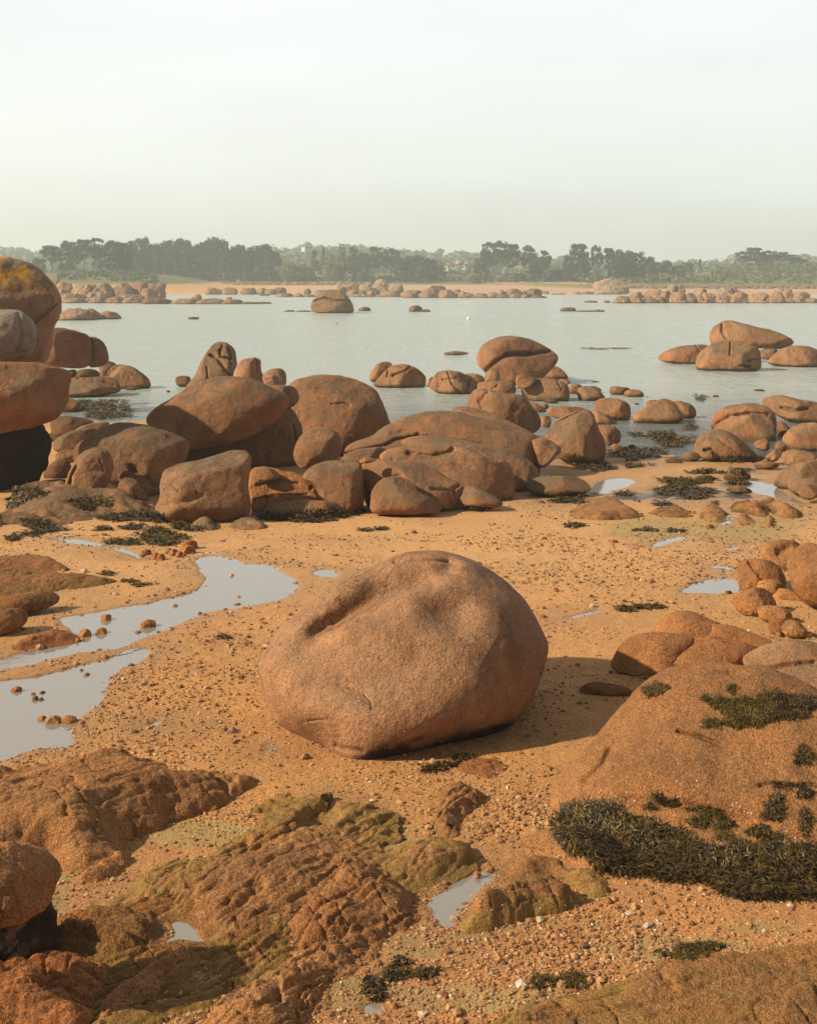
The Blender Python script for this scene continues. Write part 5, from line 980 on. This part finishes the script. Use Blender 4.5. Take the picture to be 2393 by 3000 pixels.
# ---------------------------------------------------------------- loose stones, gravel
def stone(label, reg, x, y, w_, h_, mat=None, tint=None, name='stone', group=None, z=None, lvl=4):
    rs = np.random.RandomState(abs(int(x*13+y)) % 99999); pts = []
    for a in np.linspace(0, 2*math.pi, 10)[:-1]:
        r = rs.uniform(.85, 1.1); pts.append((x+math.cos(a)*w_/2*r, y-h_*.28+math.sin(a)*h_*.60*r*(1 if math.sin(a) < 0 else .6)))
    return rock(label, reg, pts, zc=z, thick=.95, lvl=lvl, lean=.1, amp=.05, amp2=.03, fcut=3, mat=mat or M_ledge, name=name, cat='stone', group=group, tint=tint, bury=1.2)
for lab, x, y, w_, h_, t in [('brown stone standing in the upper arm of the long pool', 536, 545, 60, 38, (1,.95,.9)), ('largest rough orange stone in the long pool', 750, 582, 84, 48, (1.2,1.1,.9)), ('olive-tan stone at the pool edge by the reddish mound', 432, 628, 66, 48, (1.1,1.1,.8)),
     ('rounded yellowish stone next to the olive-tan one', 513, 615, 58, 40, (1.3,1.2,.8)), ('small tan stone near the middle of the pool', 884, 478, 28, 18, (1.3,1.2,1)), ('little flat red stone beside the largest orange stone', 697, 612, 36, 18, (1,.8,.7)),
     ('pale green-white stone between two orange ones in the lower pool', 272, 1065, 84, 48, (1.5,1.75,1.6)), ('flat orange stone left of the pale one in the lower pool', 212, 1048, 56, 24, (1.25,1.15,.9)), ('orange stone right of the pale one in the lower pool', 348, 1060, 84, 42, (1.15,1.05,.85)),
     ('rust stone at the left edge of the lower pool', 85, 905, 66, 30, (1.1,.9,.8)), ('dark grey split pebble in the lower pool, left half', 180, 948, 36, 26, (.45,.6,.55)), ('dark grey split pebble in the lower pool, right half', 208, 950, 28, 20, (.45,.6,.6)), ('small dark pebble above the split pebbles', 215, 915, 30, 16, (.5,.5,.5)), ('small brown pebble above the split pebbles at left', 168, 922, 24, 16, (.9,.8,.6)),
     ('orange stone on the spit between the two pools', 528, 738, 42, 26, (1.25,1.0,.8)), ('flat brown stone below the spit of gravel', 438, 825, 38, 18, (1,.9,.8)), ('small dark pebble left of the flat brown stone', 412, 802, 18, 14, (.4,.4,.4)),
     ('flat red stone at the upper right of the pool', 1197, 470, 38, 14, (1,.75,.65)), ('small brown stone above the flat red stone', 1204, 432, 20, 14, (1,.8,.65)), ('small green-grey stone at the pool margin', 1136, 497, 34, 14, (.8,1.0,.8)), ('brown stone at the pool margin left of the green-grey one', 1008, 518, 24, 18, (.8,.75,.6)),
     ('pale stone in the brown reflection of the pool', 1167, 325, 20, 20, (1.8,1.9,1.7)), ('rusty stone with a dark foot on the gravel above the boulder', 1325, 578, 64, 30, (1.0,.8,.7)), ('greenish stone beside the rusty one on the gravel', 1366, 560, 40, 26, (1.1,1.2,.9)), ('green-white pebble on the gravel left of the boulder', 998, 772, 32, 18, (1.5,1.7,1.3)),
     ('orange-brown pebble on the gravel bank below the pool', 992, 660, 26, 20, (1.2,.95,.7)), ('dark flat pebble on the gravel bank left of the boulder', 620, 972, 22, 16, (.3,.3,.3)), ('black pebble on the sand under the boulder, left', 945, 1118, 30, 18, (.35,.3,.25)), ('brown flat pebble on the gravel bank', 688, 900, 30, 14, (.8,.7,.6)), ('little grey pebble on the orange sand', 1257, 1054, 14, 12, (.5,.5,.5))]:
    stone(lab, 'F', x, y, w_, h_, tint=t, z=-.03)
for k, (x, y, w_, h_) in enumerate([(945,205,92,48),(955,182,95,50),(905,222,44,26),(875,212,50,30),(812,235,46,32),(785,228,40,30),(740,205,56,20),(718,220,40,14),(850,200,40,22)]):
    stone(['large front stone of the heap above the pool','large rear stone of the heap above the pool','small stone in front of the heap above the pool','squat stone left of the two large heap stones','angular stone lit on its left, in the heap','pale stone left of the angular one in the heap','flat stone in the trickle left of the heap','thin stone furthest left of the heap','stone tucked behind the squat one in the heap'][k], 'F', x, y, w_, h_, tint=(1.1,.95,.8), group='heap of stones at the head of the pool', lvl=5)
for lab, x, y, w_, h_, t in [('yellow pebble on the wet flats at right', 1028, 100, 22, 20, (1.9,2.0,1.1)), ('round brown stone on the open sand right of the boulder', 257, 540, 34, 28, (.95,.85,.75)), ('rust stone on the open sand, far', 193, 255, 34, 26, (1,.85,.7)), ('yellow-green stone amid weed on the far sand', 348, 162, 18, 16, (1.8,2.0,1.0)),
     ('flat red-brown stone on the gravelly beach at right', 580, 270, 60, 24, (.9,.75,.65)), ('grey-green stone on the beach near the thin weed strip', 640, 602, 34, 22, (.8,.95,.8)), ('small dark stone on the sand above the shadow edge', 270, 966, 20, 14, (.4,.35,.3)), ('brown stone at the right puddle lip', 1225, 552, 46, 20, (.9,.7,.55)), ('dark pebble above the right puddle', 1065, 434, 28, 14, (.5,.5,.5)),
     ('brown stone on the wet green sand at right', 1120, 185, 54, 24, (.9,.7,.6)), ('small dark stone on the wet green sand at right', 1308, 272, 26, 20, (.6,.5,.4)), ('red stone with a dark hole on the wet sand', 722, 42, 20, 16, (.8,.5,.4)), ('tan block on the sand beside the red holed stone', 698, 36, 18, 12, (1.2,1,.8)), ('tiny red stone at the left of the little right puddle', 182, 685, 38, 20, (.9,.7,.55))]:
    stone(lab, 'H', x, y, w_, h_, tint=t)
for lab, x, y, w_, h_, t in [('cream pebble at the corner of the mossy rock', 328, 1398, 34, 28, (2.0,1.9,1.6)), ('slate-grey flat pebble on the near gravel', 716, 1468, 44, 18, (.5,.6,.6)), ('dark little pebble on the near gravel', 932, 1450, 34, 14, (.5,.4,.35)), ('brick-red flat stone on the bottom gravel', 668, 1708, 54, 22, (1.0,.7,.6)), ('orange stone on the bottom gravel near the weed', 210, 1815, 30, 24, (1.3,.9,.75)),
     ('reddish angular stone in the near gravel, left', 290, 1540, 40, 26, (.95,.75,.7)), ('tan stone on the near gravel below the pebble', 350, 1580, 36, 26, (1.2,1.0,.85))]:
    stone(lab, 'K', x, y, w_, h_, tint=t)
for lab, x, y, w_, h_, t in [('rust-brown wedge stone near the bottom edge', 955, 1470, 62, 34, (1,.72,.6)), ('pale upright pebble near the bottom edge', 890, 1400, 26, 30, (1.7,1.6,1.4)), ('white angular pebble at the bottom edge', 978, 1540, 26, 32, (2.1,2.2,2.1)), ('grey-white pebble right of the pale upright one', 1128, 1420, 30, 22, (1.5,1.7,1.6)), ('white pebble on the green sand below the rock pool', 850, 1178, 22, 16, (2.2,2.2,2.0)),
     ('orange stone at the head of the rock pool', 1215, 760, 56, 24, (1.4,1.15,.8)), ('tan stone at the rock pool lip', 1145, 790, 40, 24, (1.3,1.1,.85)), ('brown stone at the bottom edge, dark underneath', 680, 1528, 40, 26, (.9,.65,.5)), ('orange pebble at the bottom edge', 1045, 1550, 36, 22, (1.3,.95,.8))]:
    stone(lab, 'J', x, y, w_, h_, tint=t)

def gravel(name, n, pyr, size, mat, seed, field=None, sink=.35, xr=(-60, 2460)):
    rs = np.random.RandomState(seed); px = rs.uniform(*xr, n); py = pyr[0]+(pyr[1]-pyr[0])*rs.uniform(0, 1, n)
    Y = F*HC/(py-HY); X = (px-CX)/F*Y; zz = z0(X, Y); Y = F*(HC-zz)/(py-HY); X = (px-CX)/F*Y
    pr = 1/(1+np.exp(-16*(fbm2(X, Y*1.3, .7, 5, 31)-.02)))*.93+.07
    if field is not None: pr = field(px, py, X, Y, pr)
    k = rs.rand(n) < pr; X, Y = X[k], Y[k]; n = len(X); Z = gz(X, Y)
    B, Q = ico(1); m = len(B)
    s = size*np.exp(rs.normal(size=n)*.42)*np.clip(Y/11, .8, 3.2)**.75
    sc = s[:, None]*rs.uniform(.6, 1.25, (n, 3))*np.array([1, 1, .72]); P = B[None]*sc[:, None, :]*rs.uniform(.75, 1.2, (n, m, 1))
    a = rs.uniform(0, 6.28, n); ca, sa = np.cos(a)[:, None], np.sin(a)[:, None]
    x = P[..., 0]*ca-P[..., 1]*sa; y = P[..., 0]*sa+P[..., 1]*ca
    P = np.stack([x+X[:, None], y+Y[:, None], P[..., 2]+(Z+sc[:, 2]*(1-2*sink)*.6)[:, None]], -1)
    Fc = (Q[None]+np.arange(n)[:, None, None]*m).reshape(-1, 3)
    o = mk(name, P.reshape(-1, 3), Fc, mat, smooth=False, attrs={'v': np.repeat(rs.rand(n), m)}, loc=(0, 0, 0)); tag(o, kind='stuff'); return o
def gmat(name, cols):
    m, n, b, out = newmat(name); q = NB(n); a = q.attr('v'); r = q.nd('ShaderNodeValToRGB'); r.color_ramp.interpolation = 'CONSTANT'; el = r.color_ramp.elements
    for i, (p, c) in enumerate(cols):
        e = el[i] if i < 2 else el.new(p); e.position = p; e.color = c+(1,)
    q.ln(a, r.inputs[0]); co = q.coord('Object', False); c = q.mix(q.mr(q.noise(co, 60, 2), .3, .7, .0, .5), r.outputs[0], (.12, .06, .03))
    q.ln(c, b.inputs['Base Color']); b.inputs['Roughness'].default_value = .85; b.inputs['Specular IOR Level'].default_value = .2; return m
M_grav = gmat('gravel', [(0, (.36, .17, .07)), (.25, (.46, .25, .11)), (.5, (.30, .125, .05)), (.66, (.52, .30, .14)), (.82, (.24, .12, .06)), (.90, (.56, .40, .25)), (.95, (.14, .09, .05)), (.975, (.62, .50, .36))])
M_dkg = gmat('dark_gravel', [(0, (.10, .055, .03)), (.4, (.18, .09, .045)), (.7, (.05, .045, .04)), (.9, (.30, .2, .12))])
def near_field(px, py, X, Y, pr):
    # smooth wind-laid sand round the boulder and in its shadow, on the left spit, and right of it
    for cx, cy, rx, ry in [(820, 2230, 220, 180), (1720, 2100, 230, 130), (1700, 1930, 330, 90), (300, 1640, 260, 50), (450, 1700, 200, 45), (2050, 1830, 300, 40)]:
        d = ((px-cx)/rx)**2+((py-cy)/ry)**2; pr = pr*np.clip(d, .08, 1)
    return pr
gravel('fine_gravel', 52000, (1560, 3050), .0095, M_grav, 1, near_field)
def lower(px, py, X, Y, pr):
    a = np.exp(-(((px-1560)/260)**2+((py-2400)/110)**2))+np.exp(-(((px-1700)/420)**2+((py-2760)/150)**2))+.5*np.exp(-(((px-600)/420)**2+((py-1950)/260)**2))+.3*np.exp(-(((px-1200)/300)**2+((py-2390)/90)**2))+.45*np.exp(-(((px-330)/140)**2+((py-2600)/50)**2))
    return np.clip(a, .03, 1)
gravel('coarse_gravel', 26000, (1700, 3020), .0150, M_grav, 2, lower)
def bank(px, py, X, Y, pr):
    a = np.exp(-(((py-1980+.55*(px-400))/130)**2))*(px < 900)+.25*(py < 1850)*(px > 1400)+.12
    return np.clip(a, 0, 1)*pr
gravel('dark_grit', 11000, (1560, 2500), .0080, M_dkg, 3, bank)
gravel('far_grit', 9000, (1440, 1720), .0075, M_dkg, 4, lambda px, py, X, Y, pr: pr*(.15+.85*(px > 1400)))

# ---------------------------------------------------------------- limpets and seaweed, set on the surfaces by a downward look from the eye
bpy.context.view_layer.update(); DG = bpy.context.evaluated_depsgraph_get()
hz.hide_viewport = True; hid = [o for o in C.objects if o.name.startswith(('haze', 'tide_pool', 'sea_water', 'fine_gravel', 'coarse_gravel', 'dark_grit', 'far_grit'))]
for o in hid: o.hide_viewport = True
bpy.context.view_layer.update(); DG = bpy.context.evaluated_depsgraph_get()
def hit(px, py):
    d = Vector(((px-CX)/F, 1, -(py-HY)/F)).normalized(); r, loc, nrm, idx, ob, mt = S.ray_cast(DG, Vector((0, 0, HC)), d)
    return (np.array(loc), np.array(nrm), ob) if r else None
LP = []
rs = np.random.RandomState(77)
for reg, pts in [('K', [(595,733,12),(655,710,12),(700,757,12),(935,648,12),(992,733,10),(1047,645,9),(1300,716,9),(1245,782,10),(1270,768,9),(1290,790,9),(1313,820,10),(1332,826,10),(1352,828,13),(1240,808,8),(1330,925,12),(1345,935,9),(1427,962,9),(1452,975,10),(1540,945,10),(1552,928,10),(1598,965,10),(1600,985,11),(1648,988,12),(1502,1017,12),(1180,995,10),(1160,993,8),(1450,995,8),(510,700,9),(500,712,8),(580,757,9),(780,755,8),(788,612,8),(575,622,7),(940,738,8),(955,735,7),(1610,397,8),(1395,350,7),(1188,288,9),(1178,305,9),(1225,320,7),(1175,195,8),(968,198,8),(1608,303,8),(1565,292,7),(1230,110,7),(855,288,6),(993,230,6),(1065,240,6),(1120,470,5),(640,408,5),(1290,1290,0)]),
        ('J', [(435,1222,10),(345,1130,8),(375,1152,9),(318,1135,7),(690,1198,8),(612,1068,7),(548,1055,6),(640,1185,6),(285,1360,9),(312,1340,8),(365,1295,7),(68,1500,9),(70,1475,8),(205,1503,8),(162,1478,7),(290,1412,7),(418,888,8),(380,713,8),(545,790,6),(560,790,6),(575,792,6),(592,790,6),(608,792,6),(627,936,6),(693,943,8),(473,925,6),(130,985,7),(262,655,7),(1290,915,7),(1283,960,8),(1497,978,9),(1200,990,7),(1215,992,7),(1228,985,7),(1310,1065,6),(1530,925,6),(1635,960,7),(1660,938,6),(915,405,7),(1393,850,6)]),
        ('I', [(1055,1250,10),(985,1288,8),(535,1320,9),(535,1402,9),(272,1352,8),(880,1420,8),(833,1445,9),(739,1508,8),(378,1470,8),(670,1448,7),(935,965,7),(965,968,8),(855,1145,6),(670,1065,6),(1118,665,7),(1117,792,6),(320,665,6),(335,662,6),(350,662,6),(420,665,6),(450,665,6),(160,683,7),(185,683,6),(70,745,8),(205,968,7),(237,942,8),(1655,985,7),(1410,1365,8),(1600,1478,8),(1597,1500,8),(1280,1530,8),(1220,910,6),(1530,632,6),(540,745,6),(583,768,6),(1283,1322,8),(500,255,5),(860,195,6),(720,498,6),(415,522,6)]),
        ('G', [(803,740,7),(825,578,6),(798,582,5),(1140,608,6),(973,576,5),(373,665,5),(735,1100,7),(990,968,6),(1003,985,7),(985,1000,7),(940,990,6),(835,1020,8),(850,1045,6),(1165,872,6),(1020,1072,7),(1325,680,5),(550,588,5),(505,570,5),(865,1085,5),(820,800,4)])]:
    for x, y, r in pts:
        if r: q = cv(reg, [(x, y)])[0]; LP.append((q[0], q[1], r*REG[reg][2], reg))
lme = None; K = {'K': 'clinging to the seaweed-draped dome', 'J': 'on the foreground ledges at the centre', 'I': 'on the foreground ledges at the left', 'G': 'on the lone large boulder'}
LP.sort(key=lambda t: (t[3], t[0])); seen = {}; tot = {r: sum(t[3] == r for t in LP) for r in 'KJIG'}
TENS = ['', '', 'twenty', 'thirty', 'forty', 'fifty']
def ordw(i): return ORD[i] if i < 19 else (TENS[(i+1)//10][:-1]+'ieth' if (i+1) % 10 == 0 else TENS[(i+1)//10]+'-'+ORD[(i+1) % 10-1])
for px, py, r, reg in LP:
    seen[reg] = seen.get(reg, 0)+1
    h = hit(px, py)
    if not h: continue
    p, nrm, ob = h; R_m = r*.62*p[1]/F*1.0
    if lme is None:
        B, Q = ico(2); V = B.copy(); rr = np.hypot(V[:, 0], V[:, 1]); V[:, 2] = np.where(V[:, 2] > 0, (1-rr)*.75, -.15)+.03*np.sin(np.arctan2(V[:, 1], V[:, 0])*9)*rr
        o = mk('limpet', V, Q, M_shell, loc=(0, 0, 0)); lme = o.data
    else: o = bpy.data.objects.new('limpet', lme); C.objects.link(o)
    o.location = p+nrm*R_m*.1; o.scale = (R_m,)*3; o.rotation_euler = Vector(nrm).to_track_quat('Z', 'Y').to_euler(); b = rs.uniform(.8, 1.35); o.color = (b, b*.97, b*.95, 1)
    tag(o, 'pale limpet shell '+K[reg]+', '+ordw(seen[reg]-1)+' from the left', 'limpet', 'limpets '+K[reg])

def weed(label, reg, ells, dens=1.0, length=.085, width=.008, mat=None, seed=0, name='seaweed_clump', group=None, poly=None, lift=.25, nmax=9000, thick=.012):
    rs = np.random.RandomState(seed+17); s_ = REG[reg][2]; roots = []
    if poly is not None:
        P = np.array([q[:2] for q in cv(reg, poly)]); x0, y0 = P.min(0); x1, y1 = P.max(0); A = (x1-x0)*(y1-y0); n = int(A*dens*.06)
        X = rs.uniform(x0, x1, n); Y = rs.uniform(y0, y1, n); k = sdf(X, Y, P)+rs.normal(size=n)*6 > 0; roots = list(zip(X[k], Y[k]))
    for x, y, rx, ry in ells:
        q = cv(reg, [(x, y)])[0]; n = max(70, int(math.pi*rx*ry*s_*s_*dens*.10)); a = rs.uniform(0, 6.283, n); r = np.sqrt(rs.uniform(0, 1, n))*(1+.30*np.sin(a*3+x)+.2*np.sin(a*7+y))
        roots += list(zip(q[0]+np.cos(a)*r*rx*s_, q[1]+np.sin(a)*r*ry*s_))
    roots = [h for h in (hit(*r_) for r_ in roots[:nmax]) if h]; Vs = []; A = []; n_ = 0
    if not roots: return
    ym = float(np.median([h[0][1] for h in roots]))
    for p, nr, ob in roots:
        if abs(p[1]-ym) > .07*ym and reg != 'K': continue
        if p[2] < WL: p = p.copy(); p[2] = WL+.005
        fs = float(np.clip(p[1]/9.0, .9, 3.4))**.8
        down = np.array([0, 0, -1.])-nr*(-nr[2]); dl = np.linalg.norm(down); down = down/dl if dl > .15 else np.array([rs.normal(), rs.normal()*.6-.3, 0]); down /= np.linalg.norm(down)+1e-6
        v = np.clip(.40+.28*math.sin(p[0]*17.3+p[1]*21)*math.cos(p[0]*13.1-p[1]*15)+rs.normal()*.38, 0, 1)
        p = p+nr*max(0, rs.normal()*thick)
        for f in range(2):
            d = down*rs.uniform(.2, .9)+rs.normal(size=3)*.62+np.array([math.sin(p[0]*19+p[1]*15), math.cos(p[1]*18-p[0]*14)*.5, 0])*.35; d -= nr*(d@nr); d /= np.linalg.norm(d)+1e-6
            L = length*fs*rs.uniform(.5, 1.25); w_ = width*fs*rs.uniform(.6, 1.4); side = np.cross(d, nr); side /= np.linalg.norm(side)+1e-9; side = side+nr*rs.uniform(-.6, .6)
            up = lift*rs.uniform(.2, 1.6)
            pts = [p-nr*.004, p+d*L*.33+nr*L*up*.8, p+d*L*.66+nr*L*up*.9, p+d*L+nr*L*up*rs.uniform(.1, .9)]; ws = [.45, .8, 1.0, .5]
            q = []
            for c, ww in zip(pts, ws): q += [c-side*w_*ww, c+side*w_*ww]
            Vs.append(q); A += [np.clip(v+(f-.5)*.2, 0, 1)*k for k in (.5, .5, .7, .7, .9, .9, 1, 1)]; n_ += 1
    if not n_: return
    V = np.array(Vs).reshape(-1, 3); base = np.arange(n_)[:, None, None]*8; Q = np.array([[0,1,3,2],[2,3,5,4],[4,5,7,6]])[None]+base
    o = mk(name, V, Q.reshape(-1, 4), mat or M_weed, smooth=True, attrs={'v': A}); tag(o, label, 'seaweed', group); return o
weed('thick dark drape of bladder wrack along the foot of the right dome', 'K', [], poly=[(255,865),(330,795),(450,775),(600,790),(665,850),(760,890),(920,930),(1050,1010),(1150,1040),(1350,1025),(1660,1015),(1760,1040),(1760,1290),(1650,1305),(1400,1315),(1200,1280),(1080,1195),(980,1215),(900,1200),(760,1170),(620,1170),(490,1115),(450,1045),(340,1015),(290,950)], dens=3.0, length=.066, width=.0034, lift=.14, nmax=30000, thick=.030)
for i, (lab, e, dn) in enumerate([('tuft of olive weed on the left skyline of the right dome', [(800,145,50,22),(850,118,36,18)], 1.3), ('small round tuft alone on the dome, left of two', [(1098,182,18,13)], 1.3), ('smaller round tuft beside the broad mat on the dome', [(1160,190,15,12)], 1.3), ('narrow upright tuft under the pool on the dome top', [(1248,132,20,26)], .7),
        ('broad mat of olive weed high on the right dome', [(1260,230,95,50),(1320,290,110,50),(1400,250,80,45),(1450,170,45,22)], 1.3), ('dark weed mat at the right edge high on the dome', [(1560,230,90,60),(1630,220,60,60)], 1.3), ('small tuft under the left end of the broad mat', [(1125,318,38,22)], 1.2), ('dark weed clump at the right edge midway up the dome', [(1640,500,34,46)], 1.3),
        ('hanging dark strands near the right edge of the dome', [(1470,800,40,55),(1500,745,25,25)], 1.0), ('weed fringe along the crack at the right edge', [(1560,670,90,12),(1640,700,30,35),(1655,870,25,60)], .9), ('small rust-brown tuft at the left of the dome band', [(828,730,24,12)], 1.0), ('short brown weed scrap beside the rust tuft', [(772,788,26,12)], 1.0),
        ('brown weed tuft in the middle of the dome band', [(915,765,30,20)], 1.0), ('ragged brown weed patch above the large drape', [(1120,815,50,28),(1030,800,40,12)], 1.0), ('brown mat just above the middle of the large drape', [(1060,865,45,22),(1195,885,45,28)], 1.1), ('trailing weed patch above the right of the large drape', [(1400,930,60,30),(1480,965,50,22)], 1.0), ('low weed patch touching the top of the large drape', [(1290,1005,60,24),(1200,950,40,22)], 1.0),
        ('weed mat on the green-stained gravel near the bottom right', [(960,1615,90,28),(1060,1590,90,28),(1140,1575,50,18)], .9), ('weed clump on gravel near the bottom edge, left part', [(190,1775,70,30)], .9), ('weed clump on gravel near the bottom edge, right part', [(350,1765,90,36)], .9)]):
    weed(lab, 'K', e, dens=dn*2.2, seed=i, mat=M_weedg if i in (0,3,4,6,12,13,14,16,17,18,19) else M_weed, length=.040, width=.0026)
for i, (lab, e) in enumerate([('rounded dark green weed clump on the gravel at the bottom centre', [(680,1350,60,34)]), ('spread weed clump right of the rounded green one', [(840,1345,75,24)]), ('small dark weed scrap on the green sand above', [(722,1280,36,12)]), ('dark weed in the wet cleft by the cracked ridge', [(560,1410,45,45),(590,1470,30,20)]), ('small weed fringe beside the flat scrap below the boulder', [(900,198,70,16),(985,168,55,14),(1070,135,60,12)])]):
    weed(lab, 'J', e, dens=1.0, seed=40+i, length=.05, width=.005)
for i, (lab, e, g_) in enumerate([('dark seaweed bank at the left foot of the cube-shaped boulder', [(640,1085,70,22),(760,1080,110,26),(860,1085,70,26),(740,1140,60,14)], 0), ('olive seaweed heap above the stone heap', [(900,1195,130,28),(880,1160,60,20),(920,1225,80,16)], 1), ('thin dark weed streamer right of the olive heap', [(1060,1145,80,14),(990,1125,30,10)], 0),
        ('narrow olive weed strip left of the olive heap', [(690,1222,90,14)], 1), ('small weed scrap on sand left of the heap', [(585,1148,42,10)], 0), ('dark seaweed clump on the left rock bed', [(190,1110,60,20),(260,1150,90,22),(180,1180,50,12)], 0), ('dark weed scrap at the left edge', [(75,1200,32,16)], 0), ('thin weed layer on the left rock bed', [(520,990,110,14),(480,1010,60,18)], 1),
        ('green mat of weed at the inlet waterline', [(520,495,130,24),(640,505,110,26),(560,530,120,18),(440,500,60,14)], 1), ('dark weed by the shadowed corner at left', [(160,945,80,26),(90,990,50,20)], 0)]):
    weed(lab, 'C', e, dens=1.7, seed=60+i, mat=M_weedg if g_ else M_weed, length=.06, width=.0055, lift=.3)
weed('long dark seaweed bank at the foot of the cracked rock and block', 'D', [(150,1075,70,22),(300,1085,120,22),(450,1075,120,24),(580,1060,90,22),(690,1045,45,10),(400,1100,90,12)], dens=1.7, seed=80, length=.06, width=.0055, lift=.3)
weed('small weed scrap on the sand below the apron rock', 'D', [(1320,1025,70,8)], dens=.8, seed=81, length=.06, width=.0055)
weed('pair of tiny weed scraps on open sand, left', 'D', [(700,1155,30,5)], dens=.8, seed=82, length=.05, width=.0055)
weed('tiny weed scrap right of the other on open sand', 'D', [(800,1148,24,5)], dens=.8, seed=83, length=.05, width=.0055)
for i, (lab, e, g_) in enumerate([('broad weed bank in the shallow channel, near left', [(720,825,150,18),(640,830,60,16)], 0), ('weed bank further out in the channel', [(840,770,90,16),(920,785,100,18)], 1), ('olive hummock of weed in the wet flats, upper of two', [(970,980,130,20)], 1), ('olive hummock of weed in the wet flats, lower of two', [(950,1030,140,18),(1040,1045,100,18),(1040,1065,70,8)], 0),
        ('weed carpet at the foot of the cracked boulder', [(1290,850,120,16)], 1), ('weed hummock beside the sandy rock in the puddles', [(1275,993,65,13)], 1), ('thin weed streak across the wet flats', [(1100,925,95,9)], 0), ('dark weed at the foot of the triangular boulder', [(470,885,90,14),(500,910,70,10),(700,890,60,10)], 0), ('weed fringe above the mossy rock in puddles', [(1290,917,50,11)], 0),
        ('weed patch on sand left of the sandy dome', [(320,1088,110,11)], 0), ('weed patch on sand right of the sandy dome', [(850,1107,50,8)], 0), ('dark weed beside the gable-shaped boulder', [(1065,632,34,12)], 0), ('weed floating in the channel near the right cluster', [(1005,738,35,14)], 0), ('raft of weed floating behind the shallows rocks', [(480,437,90,7),(620,433,60,4)], 1),
        ('short weed strip in the middle of the channel', [(685,858,26,8)], 0), ('weed scrap among the puddles at right', [(1105,963,40,7)], 1), ('little weed blob beside the red squared stone', [(700,770,26,8)], 0), ('weed strip lying on wet sand near the flat oval boulder', [(640,1048,45,7)], 0)]):
    weed(lab, 'E', e, dens=1.7, seed=90+i, mat=M_weedg if g_ else M_weed, length=.06, width=.0055, lift=.3)
weed('thin strip of olive weed on the sand above the right outcrop', 'H', [(720,630,100,10),(800,628,50,7),(640,645,40,8)], dens=1.0, seed=120, mat=M_weedg, length=.05, width=.008)
weed('faint weed tuft on the sandy flats with a yellow-green stone', 'H', [(360,172,50,14)], dens=.6, seed=121, mat=M_weedg, length=.05, width=.008)
weed('thin weed scrap on the green wet sand, leftmost of two', 'H', [(760,198,60,7)], dens=1.2, seed=122, length=.05, width=.006)
weed('dark weed scrap on the green wet sand, rightmost of two', 'H', [(925,203,45,10)], dens=1.2, seed=127, length=.05, width=.006)
weed('dark weed crumb on the pool rim', 'F', [(905,520,34,12)], dens=1.2, seed=123, length=.04, width=.006)
weed('weed crumbs at the tip of the low left ledge', 'F', [(545,312,30,8),(700,368,40,7),(650,350,40,5)], dens=.8, seed=124, mat=M_weedg, length=.04, width=.007)
weed('dark weed crumb beside the largest orange stone', 'F', [(785,602,20,9)], dens=1.2, seed=125, length=.03, width=.006)
weed('dark weed scrap on the gravel right of the pool', 'F', [(1125,630,34,12)], dens=.8, seed=126, length=.03, width=.006)
for o in hid: o.hide_viewport = False
